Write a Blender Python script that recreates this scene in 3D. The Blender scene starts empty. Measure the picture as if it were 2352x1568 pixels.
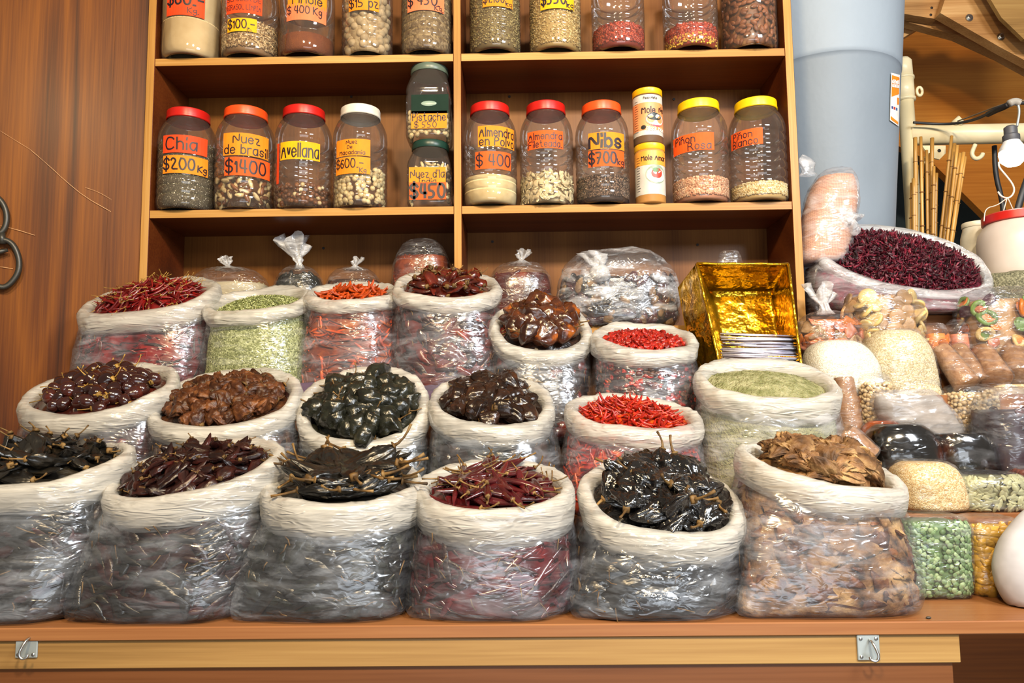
import bpy, math, random
import numpy as np
from mathutils import Matrix, Vector, Quaternion

# ------------------------------------------------------------------ basics
S = bpy.context.scene
COL = S.collection
H = 1.30                                   # camera height above the floor
FPX = 1712.54
RX, RYW, RZ = 1.66590332, 0.0118724549, -0.0109502822
def _rot():
    a, b, c = RX, RYW, RZ
    ca, sa, cb, sb, cc, sc = math.cos(a), math.sin(a), math.cos(b), math.sin(b), math.cos(c), math.sin(c)
    Rx = np.array([[1,0,0],[0,ca,-sa],[0,sa,ca]]); Rb = np.array([[cb,-sb,0],[sb,cb,0],[0,0,1]]); Rc = np.array([[cc,-sc,0],[sc,cc,0],[0,0,1]])
    return Rb @ Rx @ Rc
RM = _rot()
def P(px, py, D):
    """the point of the place at depth D seen at photo position (px, py)"""
    v = RM @ np.array([px - 1176.0, 784.0 - py, -FPX]); v = v * D / v[1]; v[2] += H
    return v
def PZ(px, py, z):
    v = RM @ np.array([px - 1176.0, 784.0 - py, -FPX]); v = v * (z - H) / v[2]; v[2] += H
    return v
def sc(D): return D / FPX
rng = np.random.default_rng(7)
random.seed(7)

cam = bpy.data.cameras.new('camera'); co = bpy.data.objects.new('camera', cam); COL.objects.link(co)
cam.sensor_width = 36; cam.lens = FPX / 2352 * 36; cam.clip_start = .05
m4 = Matrix.Identity(4)
for i in range(3):
    for j in range(3): m4[i][j] = RM[i][j]
m4[2][3] = H
co.matrix_world = m4
S.camera = co

# ------------------------------------------------------------------ noise
def vnoise(p, seed=0):
    p = np.asarray(p, float) + seed * 17.31
    i = np.floor(p).astype(np.int64); f = p - i; f = f * f * (3 - 2 * f)
    def h(a, b, c):
        n = (a * 73856093) ^ (b * 19349663) ^ (c * 83492791)
        n = (n ^ (n >> 13)) * 1274126177 & 0x7fffffff
        return (n & 0xffff) / 32767.5 - 1
    x, y, z = i[..., 0], i[..., 1], i[..., 2]; fx, fy, fz = f[..., 0], f[..., 1], f[..., 2]
    def l(a, b, t): return a + (b - a) * t
    return l(l(l(h(x,y,z), h(x+1,y,z), fx), l(h(x,y+1,z), h(x+1,y+1,z), fx), fy),
             l(l(h(x,y,z+1), h(x+1,y,z+1), fx), l(h(x,y+1,z+1), h(x+1,y+1,z+1), fx), fy), fz)
def fbm(p, seed=0, o=3):
    r, a = 0, 1
    for k in range(o): r = r + a * vnoise(np.asarray(p) * 2 ** k, seed + k); a *= .5
    return r / 1.6
def ridge(p, seed=0, o=2):
    r, a = 0, 1
    for k in range(o): r = r + a * (1 - 2 * np.abs(vnoise(np.asarray(p) * 2 ** k, seed + k))); a *= .5
    return r / 1.5

# ------------------------------------------------------------------ mesh collecting
class MB:
    def __init__(s): s.V = []; s.F = []; s.M = []; s.n = 0
    def add(s, V, F, m=0):
        V = np.asarray(V, float); s.V.append(V)
        s.F.extend([tuple(int(i) + s.n for i in f) for f in F]); s.M.extend([m] * len(F)); s.n += len(V)
        return s
    def addA(s, V, F, m=0):
        """many copies at once: V (k,n,3), F int array (f,c)"""
        k, n = V.shape[:2]; F = np.asarray(F)
        s.V.append(V.reshape(-1, 3))
        FF = (F[None] + (np.arange(k) * n)[:, None, None] + s.n).reshape(-1, F.shape[1])
        s.F.extend(map(tuple, FF.tolist()))
        mm = np.repeat(np.broadcast_to(m, (k,)), len(F)); s.M.extend(mm.tolist()); s.n += k * n
        return s
    def box(s, x0, x1, y0, y1, z0, z1, m=0, b=0):
        if b:
            return s.add(*bevbox(x0,x1,y0,y1,z0,z1,b), m)
        V = [(x,y,z) for z in (z0,z1) for y in (y0,y1) for x in (x0,x1)]
        return s.add(V, [(0,2,3,1),(4,5,7,6),(0,1,5,4),(2,6,7,3),(0,4,6,2),(1,3,7,5)], m)
    def mesh(s, name, mats, smooth=True, sharp=None):
        me = bpy.data.meshes.new(name)
        V = np.concatenate(s.V) if s.V else np.zeros((0,3))
        me.from_pydata(V.tolist(), [], s.F)
        for m in (mats if isinstance(mats, (list, tuple)) else [mats]): me.materials.append(m)
        me.polygons.foreach_set('material_index', s.M)
        me.polygons.foreach_set('use_smooth', [bool(smooth)] * len(s.F))
        me.update()
        if sharp: me.set_sharp_from_angle(angle=math.radians(sharp))
        return me
    def obj(s, name, mats, parent=None, smooth=True, sharp=None):
        o = bpy.data.objects.new(name, s.mesh(name, mats, smooth, sharp)); COL.objects.link(o)
        if parent: o.parent = parent; o.matrix_parent_inverse = Matrix.Identity(4)
        return o
def bevbox(x0,x1,y0,y1,z0,z1,b):
    V = []; F = []
    idx = {}
    for ix,x in ((0,x0),(1,x1)):
        for iy,y in ((0,y0),(1,y1)):
            for iz,z in ((0,z0),(1,z1)):
                sx, sy, sz = (1 if ix==0 else -1), (1 if iy==0 else -1), (1 if iz==0 else -1)
                for a,(dx,dy,dz) in enumerate(((0,b,b),(b,0,b),(b,b,0))):
                    idx[ix,iy,iz,a] = len(V); V.append((x+sx*dx, y+sy*dy, z+sz*dz))
    for i in (0,1):
        q = [idx[i,0,0,0],idx[i,1,0,0],idx[i,1,1,0],idx[i,0,1,0]]; F.append(q if i else q[::-1])
        q = [idx[0,i,0,1],idx[0,i,1,1],idx[1,i,1,1],idx[1,i,0,1]]; F.append(q if i else q[::-1])
        q = [idx[0,0,i,2],idx[1,0,i,2],idx[1,1,i,2],idx[0,1,i,2]]; F.append(q if i else q[::-1])
    for i in (0,1):
        for j in (0,1):
            q = [idx[i,j,0,0],idx[i,j,1,0],idx[i,j,1,1],idx[i,j,0,1]]; F.append(q if i==j else q[::-1])
            q = [idx[i,0,j,0],idx[i,0,j,2],idx[i,1,j,2],idx[i,1,j,0]]; F.append(q if i==j else q[::-1])
            q = [idx[0,i,j,1],idx[1,i,j,1],idx[1,i,j,2],idx[0,i,j,2]]; F.append(q if i==j else q[::-1])
    for i in (0,1):
        for j in (0,1):
            for k in (0,1):
                q = [idx[i,j,k,0],idx[i,j,k,1],idx[i,j,k,2]]; F.append(q if (i+j+k)%2 else q[::-1])
    return V, F
def gridF(nu, nv, closed=True):
    """nv rings of nu points"""
    F = []
    for j in range(nv - 1):
        for i in range(nu if closed else nu - 1):
            a = j*nu+i; b = j*nu+(i+1)%nu; F.append((a, b, b+nu, a+nu))
    return F
def caps(nu, nv, lo=True, hi=True):
    F = []
    if lo: F.append(tuple(range(nu))[::-1])
    if hi: F.append(tuple((nv-1)*nu+i for i in range(nu)))
    return F
def tube(pts, r, n=8, cap=True):
    pts = np.asarray(pts, float); r = np.broadcast_to(np.asarray(r, float), (len(pts),))
    T = np.gradient(pts, axis=0); T /= np.linalg.norm(T, axis=1)[:, None] + 1e-12
    up = np.array([0, 0, 1.0]) if abs(T[0][2]) < .9 else np.array([1.0, 0, 0])
    V = []
    a = np.linspace(0, 2*math.pi, n, endpoint=False)
    u = np.cross(T[0], up); u /= np.linalg.norm(u)
    for k in range(len(pts)):
        u = u - T[k] * np.dot(u, T[k]); u /= np.linalg.norm(u) + 1e-12; w = np.cross(T[k], u)
        V.append(pts[k] + r[k] * (np.cos(a)[:, None] * u + np.sin(a)[:, None] * w))
    V = np.concatenate(V)
    return V, gridF(n, len(pts)) + (caps(n, len(pts)) if cap else [])
def lathe(prof, n=40, c=(0,0,0), nexp=2.0, lo=True, hi=True):
    a = np.linspace(0, 2*math.pi, n, endpoint=False)
    ca, sa = np.cos(a), np.sin(a)
    V = []
    for p in prof:
        e = p[2] if len(p) > 2 else nexp
        k = 2.0 / e
        V.append(np.stack([c[0] + p[0]*np.sign(ca)*np.abs(ca)**k, c[1] + p[0]*np.sign(sa)*np.abs(sa)**k, np.full(n, c[2] + p[1])], 1))
    return np.concatenate(V), gridF(n, len(prof)) + caps(n, len(prof), lo, hi)
def extrude_poly(pts, nrm):
    pts = np.asarray(pts, float); n = len(pts); V = np.concatenate([pts, pts + np.asarray(nrm, float)])
    return V, [tuple(range(n))[::-1], tuple(range(n, 2*n))] + [(i, (i+1)%n, (i+1)%n+n, i+n) for i in range(n)]
def smooth_path(pts, it=2, closed=False):
    pts = np.asarray(pts, float)
    for _ in range(it):
        a, b = pts[:-1], pts[1:]
        q = np.empty((2*len(a), pts.shape[1])); q[0::2] = a*.75+b*.25; q[1::2] = a*.25+b*.75
        pts = np.concatenate([pts[:1], q, pts[-1:]])
    return pts
# low-poly sphere
def ico(sub=1):
    t = (1 + 5**.5) / 2
    V = [(-1,t,0),(1,t,0),(-1,-t,0),(1,-t,0),(0,-1,t),(0,1,t),(0,-1,-t),(0,1,-t),(t,0,-1),(t,0,1),(-t,0,-1),(-t,0,1)]
    F = [(0,11,5),(0,5,1),(0,1,7),(0,7,10),(0,10,11),(1,5,9),(5,11,4),(11,10,2),(10,7,6),(7,1,8),(3,9,4),(3,4,2),(3,2,6),(3,6,8),(3,8,9),(4,9,5),(2,4,11),(6,2,10),(8,6,7),(9,8,1)]
    V = [Vector(v).normalized() for v in V]
    for _ in range(sub):
        mid = {}; G = []
        def mp(a, b):
            k = (min(a,b), max(a,b))
            if k not in mid: mid[k] = len(V); V.append(((V[a]+V[b])/2).normalized())
            return mid[k]
        for a, b, c in F:
            x, y, z = mp(a,b), mp(b,c), mp(c,a); G += [(a,x,z),(b,y,x),(c,z,y),(x,y,z)]
        F = G
    return np.array([tuple(v) for v in V]), F
ICO0, ICO1, ICO2 = ico(0), ico(1), ico(2)

# ------------------------------------------------------------------ tags
def tag(o, label=None, cat=None, group=None, kind=None):
    if label: o['label'] = label
    if cat: o['category'] = cat
    if group: o['group'] = group
    if kind: o['kind'] = kind
    return o
def empty(name, loc, label, cat, group=None, rot=(0,0,0)):
    o = bpy.data.objects.new(name, None); COL.objects.link(o); o.location = loc; o.rotation_euler = rot; o.empty_display_size = .02
    return tag(o, label, cat, group)
def under(o, parent):
    """parent o (built in world coordinates) under an unrotated Empty, keeping it where it is"""
    o.parent = parent; o.matrix_parent_inverse = Matrix.Translation(-Vector(parent.location)); return o
def copy_thing(src, mat, label=None, group=None):
    c = src.copy(); COL.objects.link(c); c.matrix_basis = mat
    if label: c['label'] = label
    if group: c['group'] = group
    for ch in KIDS.get(src.name, ()):
        d = ch.copy(); d.parent = c; COL.objects.link(d)
    return c
KIDS = {}

# ------------------------------------------------------------------ materials
def newmat(name):
    m = bpy.data.materials.new(name); m.use_nodes = True; nt = m.node_tree; nt.nodes.clear()
    out = nt.nodes.new('ShaderNodeOutputMaterial')
    return m, nt, out
def N(nt, t, **kw):
    n = nt.nodes.new(t)
    for k, v in kw.items():
        if k.startswith('i_'): n.inputs[k[2:].replace('_', ' ')].default_value = v
        else: setattr(n, k, v)
    return n
def ramp(nt, stops, inp, interp='LINEAR'):
    r = nt.nodes.new('ShaderNodeValToRGB'); r.color_ramp.interpolation = interp
    e = r.color_ramp.elements
    while len(e) < len(stops): e.new(.5)
    for el, (p, c) in zip(e, stops):
        el.position = p; el.color = (*c, 1) if len(c) == 3 else c
    nt.links.new(inp, r.inputs[0]); return r
def srgb(h):
    h = h.lstrip('#'); c = [int(h[i:i+2], 16) / 255 for i in (0, 2, 4)]
    return tuple(x/12.92 if x <= .04045 else ((x+.055)/1.055)**2.4 for x in c)
def coords(nt, scale=(1,1,1), rot=(0,0,0), src='Object'):
    tc = nt.nodes.new('ShaderNodeTexCoord'); mp = nt.nodes.new('ShaderNodeMapping')
    mp.inputs['Scale'].default_value = scale; mp.inputs['Rotation'].default_value = rot
    nt.links.new(tc.outputs[src], mp.inputs[0]); return mp.outputs[0]
def principled(nt, out, rough=.5, spec=.5, **kw):
    b = nt.nodes.new('ShaderNodeBsdfPrincipled'); b.inputs['Roughness'].default_value = rough; b.inputs['Specular IOR Level'].default_value = spec
    for k, v in kw.items(): b.inputs[k.replace('_', ' ')].default_value = v
    nt.links.new(b.outputs[0], out.inputs[0]); return b
def bump(nt, h, strength, dist, b):
    n = nt.nodes.new('ShaderNodeBump'); n.inputs['Strength'].default_value = strength; n.inputs['Distance'].default_value = dist
    nt.links.new(h, n.inputs['Height']); nt.links.new(n.outputs[0], b.inputs['Normal']); return n
def plain(name, c, rough=.5, spec=.5, **kw):
    m, nt, out = newmat(name); b = principled(nt, out, rough, spec, **kw)
    n = N(nt, 'ShaderNodeTexNoise', i_Scale=30.0); nt.links.new(coords(nt), n.inputs[0])
    c = np.array(c); r = ramp(nt, [(.3, tuple(c*.9)), (.7, tuple(np.minimum(c*1.08, 1)))], n.outputs[0])
    nt.links.new(r.outputs[0], b.inputs['Base Color']); return m
def organic(name, stops, scale=60, rough=.45, spec=.5, bs=.4, bd=.002, bscale=None, rand=.35, coat=0, stretch=(1,1,1)):
    """dried fruit, seeds and chiles: noise colour, a little different on each piece"""
    m, nt, out = newmat(name); b = principled(nt, out, rough, spec)
    if coat: b.inputs['Coat Weight'].default_value = coat; b.inputs['Coat Roughness'].default_value = .15
    v = coords(nt, stretch)
    n = N(nt, 'ShaderNodeTexNoise', i_Scale=scale, i_Detail=4.0); nt.links.new(v, n.inputs[0])
    r = ramp(nt, stops, n.outputs[0])
    oi = nt.nodes.new('ShaderNodeObjectInfo'); hs = nt.nodes.new('ShaderNodeHueSaturation')
    mr = nt.nodes.new('ShaderNodeMapRange'); mr.inputs['To Min'].default_value = 1 - rand; mr.inputs['To Max'].default_value = 1 + rand
    nt.links.new(oi.outputs['Random'], mr.inputs[0]); nt.links.new(mr.outputs[0], hs.inputs['Value'])
    nt.links.new(r.outputs[0], hs.inputs['Color']); nt.links.new(hs.outputs[0], b.inputs['Base Color'])
    n2 = N(nt, 'ShaderNodeTexNoise', i_Scale=bscale or scale*2.5, i_Detail=3.0); nt.links.new(v, n2.inputs[0])
    bump(nt, n2.outputs[0], bs, bd, b); return m
def wood(name, dark, mid, light, axis='x', scale=1.0, rough=.4, coat=.3, ring=6.0):
    m, nt, out = newmat(name); b = principled(nt, out, rough, .2)
    b.inputs['Coat Weight'].default_value = coat; b.inputs['Coat Roughness'].default_value = .25
    s = {'x': (.12, 1, 1), 'y': (1, .12, 1), 'z': (1, 1, .12)}[axis]
    v = coords(nt, tuple(k*scale for k in s))
    n1 = N(nt, 'ShaderNodeTexNoise', i_Scale=2.2, i_Detail=2.0, i_Distortion=.6); nt.links.new(v, n1.inputs[0])
    mu = N(nt, 'ShaderNodeMath', operation='MULTIPLY'); mu.inputs[1].default_value = ring; nt.links.new(n1.outputs[0], mu.inputs[0])
    fr = N(nt, 'ShaderNodeMath', operation='PINGPONG'); fr.inputs[1].default_value = 1.0; nt.links.new(mu.outputs[0], fr.inputs[0])
    s2 = {'x': (.02, 1, 1), 'y': (1, .02, 1), 'z': (1, 1, .02)}[axis]
    v2 = coords(nt, tuple(k*scale for k in s2))
    n2 = N(nt, 'ShaderNodeTexNoise', i_Scale=160.0, i_Detail=3.0); nt.links.new(v2, n2.inputs[0])
    mx = N(nt, 'ShaderNodeMath', operation='MULTIPLY_ADD'); mx.inputs[1].default_value = .45; nt.links.new(fr.outputs[0], mx.inputs[0])
    m3 = N(nt, 'ShaderNodeMath', operation='MULTIPLY'); m3.inputs[1].default_value = .6; nt.links.new(n2.outputs[0], m3.inputs[0]); nt.links.new(m3.outputs[0], mx.inputs[2])
    r = ramp(nt, [(.15, dark), (.5, mid), (.85, light)], mx.outputs[0])
    nt.links.new(r.outputs[0], b.inputs['Base Color']); bump(nt, n2.outputs[0], .08, .001, b); return m
def film(name, tint=(.85,.85,.86), lo=.12, hi=.75, scale=9.0, rough=.22, rot=(0,.6,.3), stretch=(1,1,7), bs=.7, spec=.5, pos=(.42,.72), patch=False, gloss=.3):
    """thin crumpled plastic: clear with milky streaks and hard glints"""
    m, nt, out = newmat(name)
    b = nt.nodes.new('ShaderNodeBsdfPrincipled'); b.inputs['Base Color'].default_value = (*tint, 1); b.inputs['Roughness'].default_value = rough; b.inputs['Specular IOR Level'].default_value = spec
    tl = nt.nodes.new('ShaderNodeBsdfTranslucent'); tl.inputs[0].default_value = (*tint, 1)
    mt = nt.nodes.new('ShaderNodeMixShader'); mt.inputs[0].default_value = .3
    nt.links.new(b.outputs[0], mt.inputs[1]); nt.links.new(tl.outputs[0], mt.inputs[2])
    v = coords(nt, stretch, rot)
    n = N(nt, 'ShaderNodeTexNoise', i_Scale=scale, i_Detail=6.0, i_Roughness=.6, i_Distortion=.8); nt.links.new(v, n.inputs[0])
    r = ramp(nt, [(pos[0], (lo,)*3), (pos[1], (hi,)*3)], n.outputs[0])
    tr = nt.nodes.new('ShaderNodeBsdfTransparent'); mx = nt.nodes.new('ShaderNodeMixShader')
    if patch:   # bluish haze painted into the film as large soft noise patches
        np_ = N(nt, 'ShaderNodeTexNoise', i_Scale=7.0, i_Detail=2.0); nt.links.new(coords(nt), np_.inputs[0]); rp = ramp(nt, [(.40, (.35,)*3), (.62, (1.45,)*3)], np_.outputs[0])
        mm = N(nt, 'ShaderNodeMath', operation='MULTIPLY', use_clamp=True); nt.links.new(r.outputs[0], mm.inputs[0]); nt.links.new(rp.outputs[0], mm.inputs[1]); r = mm
    nt.links.new(r.outputs[0], mx.inputs[0]); nt.links.new(tr.outputs[0], mx.inputs[1]); nt.links.new(mt.outputs[0], mx.inputs[2])
    gl = nt.nodes.new('ShaderNodeBsdfGlossy'); gl.inputs['Roughness'].default_value = .17; gl.inputs[0].default_value = (.92,.95,1,1)
    lw = nt.nodes.new('ShaderNodeLayerWeight'); lw.inputs[0].default_value = .22
    ad = N(nt, 'ShaderNodeMath', operation='MULTIPLY_ADD'); ad.inputs[1].default_value = gloss; ad.inputs[2].default_value = .05; nt.links.new(lw.outputs['Fresnel'], ad.inputs[0]); ad.use_clamp = True
    m2 = nt.nodes.new('ShaderNodeMixShader'); nt.links.new(ad.outputs[0], m2.inputs[0]); nt.links.new(mx.outputs[0], m2.inputs[1]); nt.links.new(gl.outputs[0], m2.inputs[2])
    nt.links.new(m2.outputs[0], out.inputs[0])
    v3 = coords(nt, tuple(.3+.25*k for k in stretch), rot)
    n3 = N(nt, 'ShaderNodeTexNoise', i_Scale=scale*4.2, i_Detail=4.0, i_Distortion=1.5); n3.noise_type = 'RIDGED_MULTIFRACTAL'; nt.links.new(v3, n3.inputs[0])
    bp = nt.nodes.new('ShaderNodeBump'); bp.inputs['Strength'].default_value = bs; bp.inputs['Distance'].default_value = .004
    nt.links.new(n3.outputs[0], bp.inputs['Height'])
    for s in (b, gl, lw): nt.links.new(bp.outputs[0], s.inputs['Normal'])
    return m
def petmat(name, tint, alpha):
    """thin clear jar wall"""
    m, nt, out = newmat(name)
    b = nt.nodes.new('ShaderNodeBsdfDiffuse'); b.inputs[0].default_value = (*tint, 1)
    tr = nt.nodes.new('ShaderNodeBsdfTransparent'); tr.inputs[0].default_value = (.97,.96,.95,1)
    mx = nt.nodes.new('ShaderNodeMixShader'); mx.inputs[0].default_value = alpha
    nt.links.new(tr.outputs[0], mx.inputs[1]); nt.links.new(b.outputs[0], mx.inputs[2])
    gl = nt.nodes.new('ShaderNodeBsdfGlossy'); gl.inputs['Roughness'].default_value = .06
    lw = nt.nodes.new('ShaderNodeLayerWeight'); lw.inputs[0].default_value = .25
    ad = N(nt, 'ShaderNodeMath', operation='MULTIPLY_ADD'); ad.inputs[1].default_value = .6; ad.inputs[2].default_value = .05; nt.links.new(lw.outputs['Fresnel'], ad.inputs[0]); ad.use_clamp = True
    m2 = nt.nodes.new('ShaderNodeMixShader'); nt.links.new(ad.outputs[0], m2.inputs[0]); nt.links.new(mx.outputs[0], m2.inputs[1]); nt.links.new(gl.outputs[0], m2.inputs[2])
    nt.links.new(m2.outputs[0], out.inputs[0]); 
    n = N(nt, 'ShaderNodeTexNoise', i_Scale=25.0); nt.links.new(coords(nt), n.inputs[0])
    bp = nt.nodes.new('ShaderNodeBump'); bp.inputs['Strength'].default_value = .12; bp.inputs['Distance'].default_value = .003
    nt.links.new(n.outputs[0], bp.inputs['Height']); nt.links.new(bp.outputs[0], gl.inputs['Normal']); return m
def grains(name, stops, scale, rough=.7, bs=.5):
    """packed small seeds or powder"""
    m, nt, out = newmat(name); b = principled(nt, out, rough, .3)
    v = coords(nt); n = N(nt, 'ShaderNodeTexVoronoi', i_Scale=scale); nt.links.new(v, n.inputs[0])
    sp = nt.nodes.new('ShaderNodeSeparateColor'); nt.links.new(n.outputs['Color'], sp.inputs[0])
    r = ramp(nt, stops, sp.outputs[0]); nt.links.new(r.outputs[0], b.inputs['Base Color'])
    n2 = N(nt, 'ShaderNodeMath', operation='MULTIPLY'); n2.inputs[1].default_value = -1.0; nt.links.new(n.outputs['Distance'], n2.inputs[0])
    bump(nt, n2.outputs[0], bs, .003, b); return m
MAT = {}
def W(k):  # wood kinds
    return MAT[k]
MAT['shelf_x'] = wood('honey_wood_x', srgb('8a602c'), srgb('b08040'), srgb('c79c5e'), 'x', 1.3, .5, .08)
MAT['shelf_z'] = wood('honey_wood_z', srgb('8a602c'), srgb('b08040'), srgb('c79c5e'), 'z', 1.3, .5, .08)
MAT['ply'] = wood('brown_plywood', srgb('54300f'), srgb('6f431a'), srgb('815324'), 'z', 1.0, .5, .08, 9)
MAT['ply_x'] = wood('brown_plywood_x', srgb('5a2f10'), srgb('7c4418'), srgb('8e5324'), 'x', 1.0, .5, .1, 9)
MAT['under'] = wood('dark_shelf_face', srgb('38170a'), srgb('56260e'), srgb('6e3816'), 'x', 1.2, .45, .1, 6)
MAT['wall'] = wood('varnished_panel', srgb('2a1003'), srgb('5c2e08'), srgb('80480c'), 'z', 1.1, .5, .04, 12)
MAT['counter'] = wood('orange_counter_wood', srgb('6a4022'), srgb('885632'), srgb('9c6a40'), 'x', 1.0, .42, .25, 5)
MAT['rail'] = wood('pale_rail_wood', srgb('7a5a32'), srgb('9c7846'), srgb('b29058'), 'x', .9, .45, .25, 7)
MAT['panel'] = wood('brown_front_panel', srgb('623a1e'), srgb('774a2a'), srgb('885a34'), 'x', .8, .4, .3, 4)
MAT['oak'] = wood('timber_beam', srgb('8d6238'), srgb('b98a56'), srgb('d3a973'), 'x', 1.4, .5, .1, 8)
MAT['orange_ply'] = wood('orange_plywood', srgb('8a4c12'), srgb('ab6720'), srgb('c07d30'), 'x', .8, .4, .3, 6)
MAT['dark'] = plain('dark_recess', (.012,.008,.008), .6)
MAT['film'] = film('sack_plastic', (.62,.67,.75), .06, .42, 11, .24, (.3,.95,.4), (1,1,4), .7, pos=(.42,.80), patch=True)
MAT['film_dark'] = MAT['film']
MAT['film_clear'] = film('clear_bag_plastic', (.85,.85,.88), .03, .28, 14, .15, (0,.9,.5), (1,1,5), .8, pos=(.5,.8))
MAT['milky_thin'] = film('thin_milky_plastic', (.9,.9,.93), .10, .55, 9, .2, (0,.7,.3), (1,1,4), .7)
MAT['crumple'] = film('crumpled_clear_plastic', (.88,.9,.95), .06, .75, 11, .12, (.5,.9,.5), (1,1,2.5), 1.0, pos=(.48,.72))
MAT['milky'] = film('milky_bag_plastic', (.93,.93,.94), .35, .9, 10, .2, (0,.4,.3), (1,1,4), .7)
def cuffmat():
    m = film('rolled_plastic', (.74,.71,.64), .50, .95, 9, .4, (.2,.12,0), (.5,.5,8), .8, pos=(.36,.60), gloss=.12); return m
MAT['cuff'] = cuffmat()
MAT['pet'] = petmat('clear_jar_plastic', (.52,.42,.36), .06)
MAT['shine'] = film('very_clear_plastic', (.8,.8,.85), .0, .14, 10, .08, (.3,.5,.2), (1,1,3), .6, pos=(.5,.85))
MAT['ink'] = plain('black_marker_ink', (.015,.006,.01), .5)
MAT['screw'] = plain('bright_steel', (.55,.56,.55), .3, .5, Metallic=1.0)
MAT['zinc'] = plain('zinc_plate', (.42,.47,.47), .45, .5, Metallic=.5)
MAT['iron'] = plain('black_wrought_iron', (.03,.028,.022), .4, .6)
MAT['stem_pale'] = organic('pale_chile_stem', [(.3, srgb('6e5020')), (.55, srgb('a4803c')), (.8, srgb('c8aa60'))], 40, .55, .3, .3, .001, rand=.3)
MAT['stem'] = organic('chile_stem', [(.3, srgb('3e2c16')), (.55, srgb('6e522c')), (.8, srgb('94784a'))], 40, .6, .3, .3, .001, rand=.35)

# ------------------------------------------------------------------ handwriting
GL = {
'A':'02 28 42|15 35','B':'02 08 28 37 36 25 05|25 34 33 22 02','C':'47 38 18 06 04 12 32 43','D':'02 08 28 46 44 22 02','E':'48 08 02 42|05 35',
'F':'48 08 02|05 35','G':'47 38 18 06 04 12 32 44 25','I':'18 12|08 28|02 22','J':'38 34 23 12 03','K':'08 02|48 05 42','L':'08 02 42','M':'02 08 25 48 42','N':'02 08 42 48',
'O':'18 06 04 12 32 44 46 38 18','P':'02 08 28 37 36 25 05','R':'02 08 28 37 36 25 05|25 42','S':'47 38 18 07 06 15 35 44 43 32 12 03','T':'08 48|28 22',
'a':'36 26 16 05 03 12 22 34|36 32','b':'08 02|05 16 26 35 33 22 12 03','c':'35 26 16 05 03 12 22 33','d':'38 32|35 26 16 05 03 12 22 33','e':'04 34 35 26 16 05 03 12 22 33',
'f':'38 28 17 12|06 26','g':'36 26 16 05 04 13 23 34|36 31 20 10 01','h':'08 02|05 16 26 35 32','i':'05 02|07 08','l':'08 02','m':'06 02|05 16 25 22|25 36 45 42',
'n':'06 02|05 16 26 35 32','~':'06 02|05 16 26 35 32|07 18 17 28','o':'16 05 03 12 22 33 35 26 16','p':'06 00|05 16 26 35 33 22 12 03','r':'06 02|05 16 26','s':'35 26 16 05 14 24 33 22 12 03',
't':'18 13 22 32|06 26','u':'06 03 12 22 33|36 32','v':'06 12 26','z':'06 36 02 32','k':'08 02|36 04 32','x':'06 32|36 02','.':'02 12','-':'05 35',"'":'08 07','$':'47 38 18 07 06 15 35 44 43 32 12 03|29 21',
'0':'18 06 04 12 32 44 46 38 18','1':'06 18 12','2':'07 18 28 37 36 02 42','3':'07 18 28 37 36 25 34 33 22 02','4':'18 04 44|38 32','5':'48 08 05 25 34 33 22 02','6':'37 18 05 03 12 22 33 34 25 05',
'7':'08 48 12|15 35','9':'35 05 07 28 37 22','y':'06 14 34|36 31 10'}
def text_strokes(t):
    x = 0; out = []
    for ch in t:
        if ch == ' ': x += 2.6; continue
        g = GL[ch]; w = max(int(p[0]) for s in g.split('|') for p in s.split())
        for s in g.split('|'):
            pts = [(x + int(p[0]) + .25*(random.random()-.5), int(p[1]) - 2 + .25*(random.random()-.5)) for p in s.split()]
            out.append(pts)
        x += w + 1.5
    return out, x - 1.5
def ribbon(pts, w):
    pts = smooth_path(pts, 2)
    T = np.gradient(pts, axis=0); T /= np.linalg.norm(T, axis=1)[:, None] + 1e-9
    nn = np.stack([-T[:, 1], T[:, 0]], 1) * w / 2
    pts[0] -= T[0]*w*.4; pts[-1] += T[-1]*w*.4
    V = np.empty((2*len(pts), 2)); V[0::2] = pts + nn; V[1::2] = pts - nn
    return V, [(2*i, 2*i+1, 2*i+3, 2*i+2) for i in range(len(pts)-1)]
def label_mesh(w, h, lines, surf, rot=0, bold=1.0):
    """paper tag with marker writing; surf maps (u, v, lift) to a point. lines: (text, v centre 0..1, height fraction, u centre, bold)"""
    mb = MB(); nu, nv = 14, 5
    c, s = math.cos(rot), math.sin(rot)
    def R(u, v): return u*c - v*s, u*s + v*c
    V = [];
    for j in range(nv):
        for i in range(nu):
            u, v = R((i/(nu-1)-.5)*w, (j/(nv-1)-.5)*h); V.append(surf(u, v, .0010))
    F = [(j*nu+i, j*nu+i+1, (j+1)*nu+i+1, (j+1)*nu+i) for j in range(nv-1) for i in range(nu-1)]
    # paper has a back a hair behind
    VB = [surf(*R((i/(nu-1)-.5)*w, (j/(nv-1)-.5)*h), .0006) for j in range(nv) for i in range(nu)]
    mb.add(V, F, 0); mb.add(VB, [f[::-1] for f in F], 0)
    for ln in lines:
        t, vc, hf = ln[:3]; uc = ln[3] if len(ln) > 3 else .5; bd = ln[4] if len(ln) > 4 else 1
        st, tw = text_strokes(t); k = h*hf/6; kx = min(k*1.0, w*min(uc, 1-uc)*1.84/tw); k2 = min(k, kx*1.5); k = min(k, kx*1.7)
        for pts in st:
            q = [((x - tw/2)*kx + (uc-.5)*w, (y - 3)*k + (vc-.5)*h) for x, y in pts]
            V2, F2 = ribbon(q, k2*.78*bold*bd)
            mb.add([surf(*R(a, b), .0016) for a, b in V2], [f[::-1] for f in F2], 1)
    return mb
PAPER = {k: plain('paper_'+k, srgb(v), .6, .2) for k, v in dict(orange='f25a20', amber='f08a20', yellow='f0ac14', red='df481e', white='e2ddd4', peach='f07a50').items()}

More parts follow.
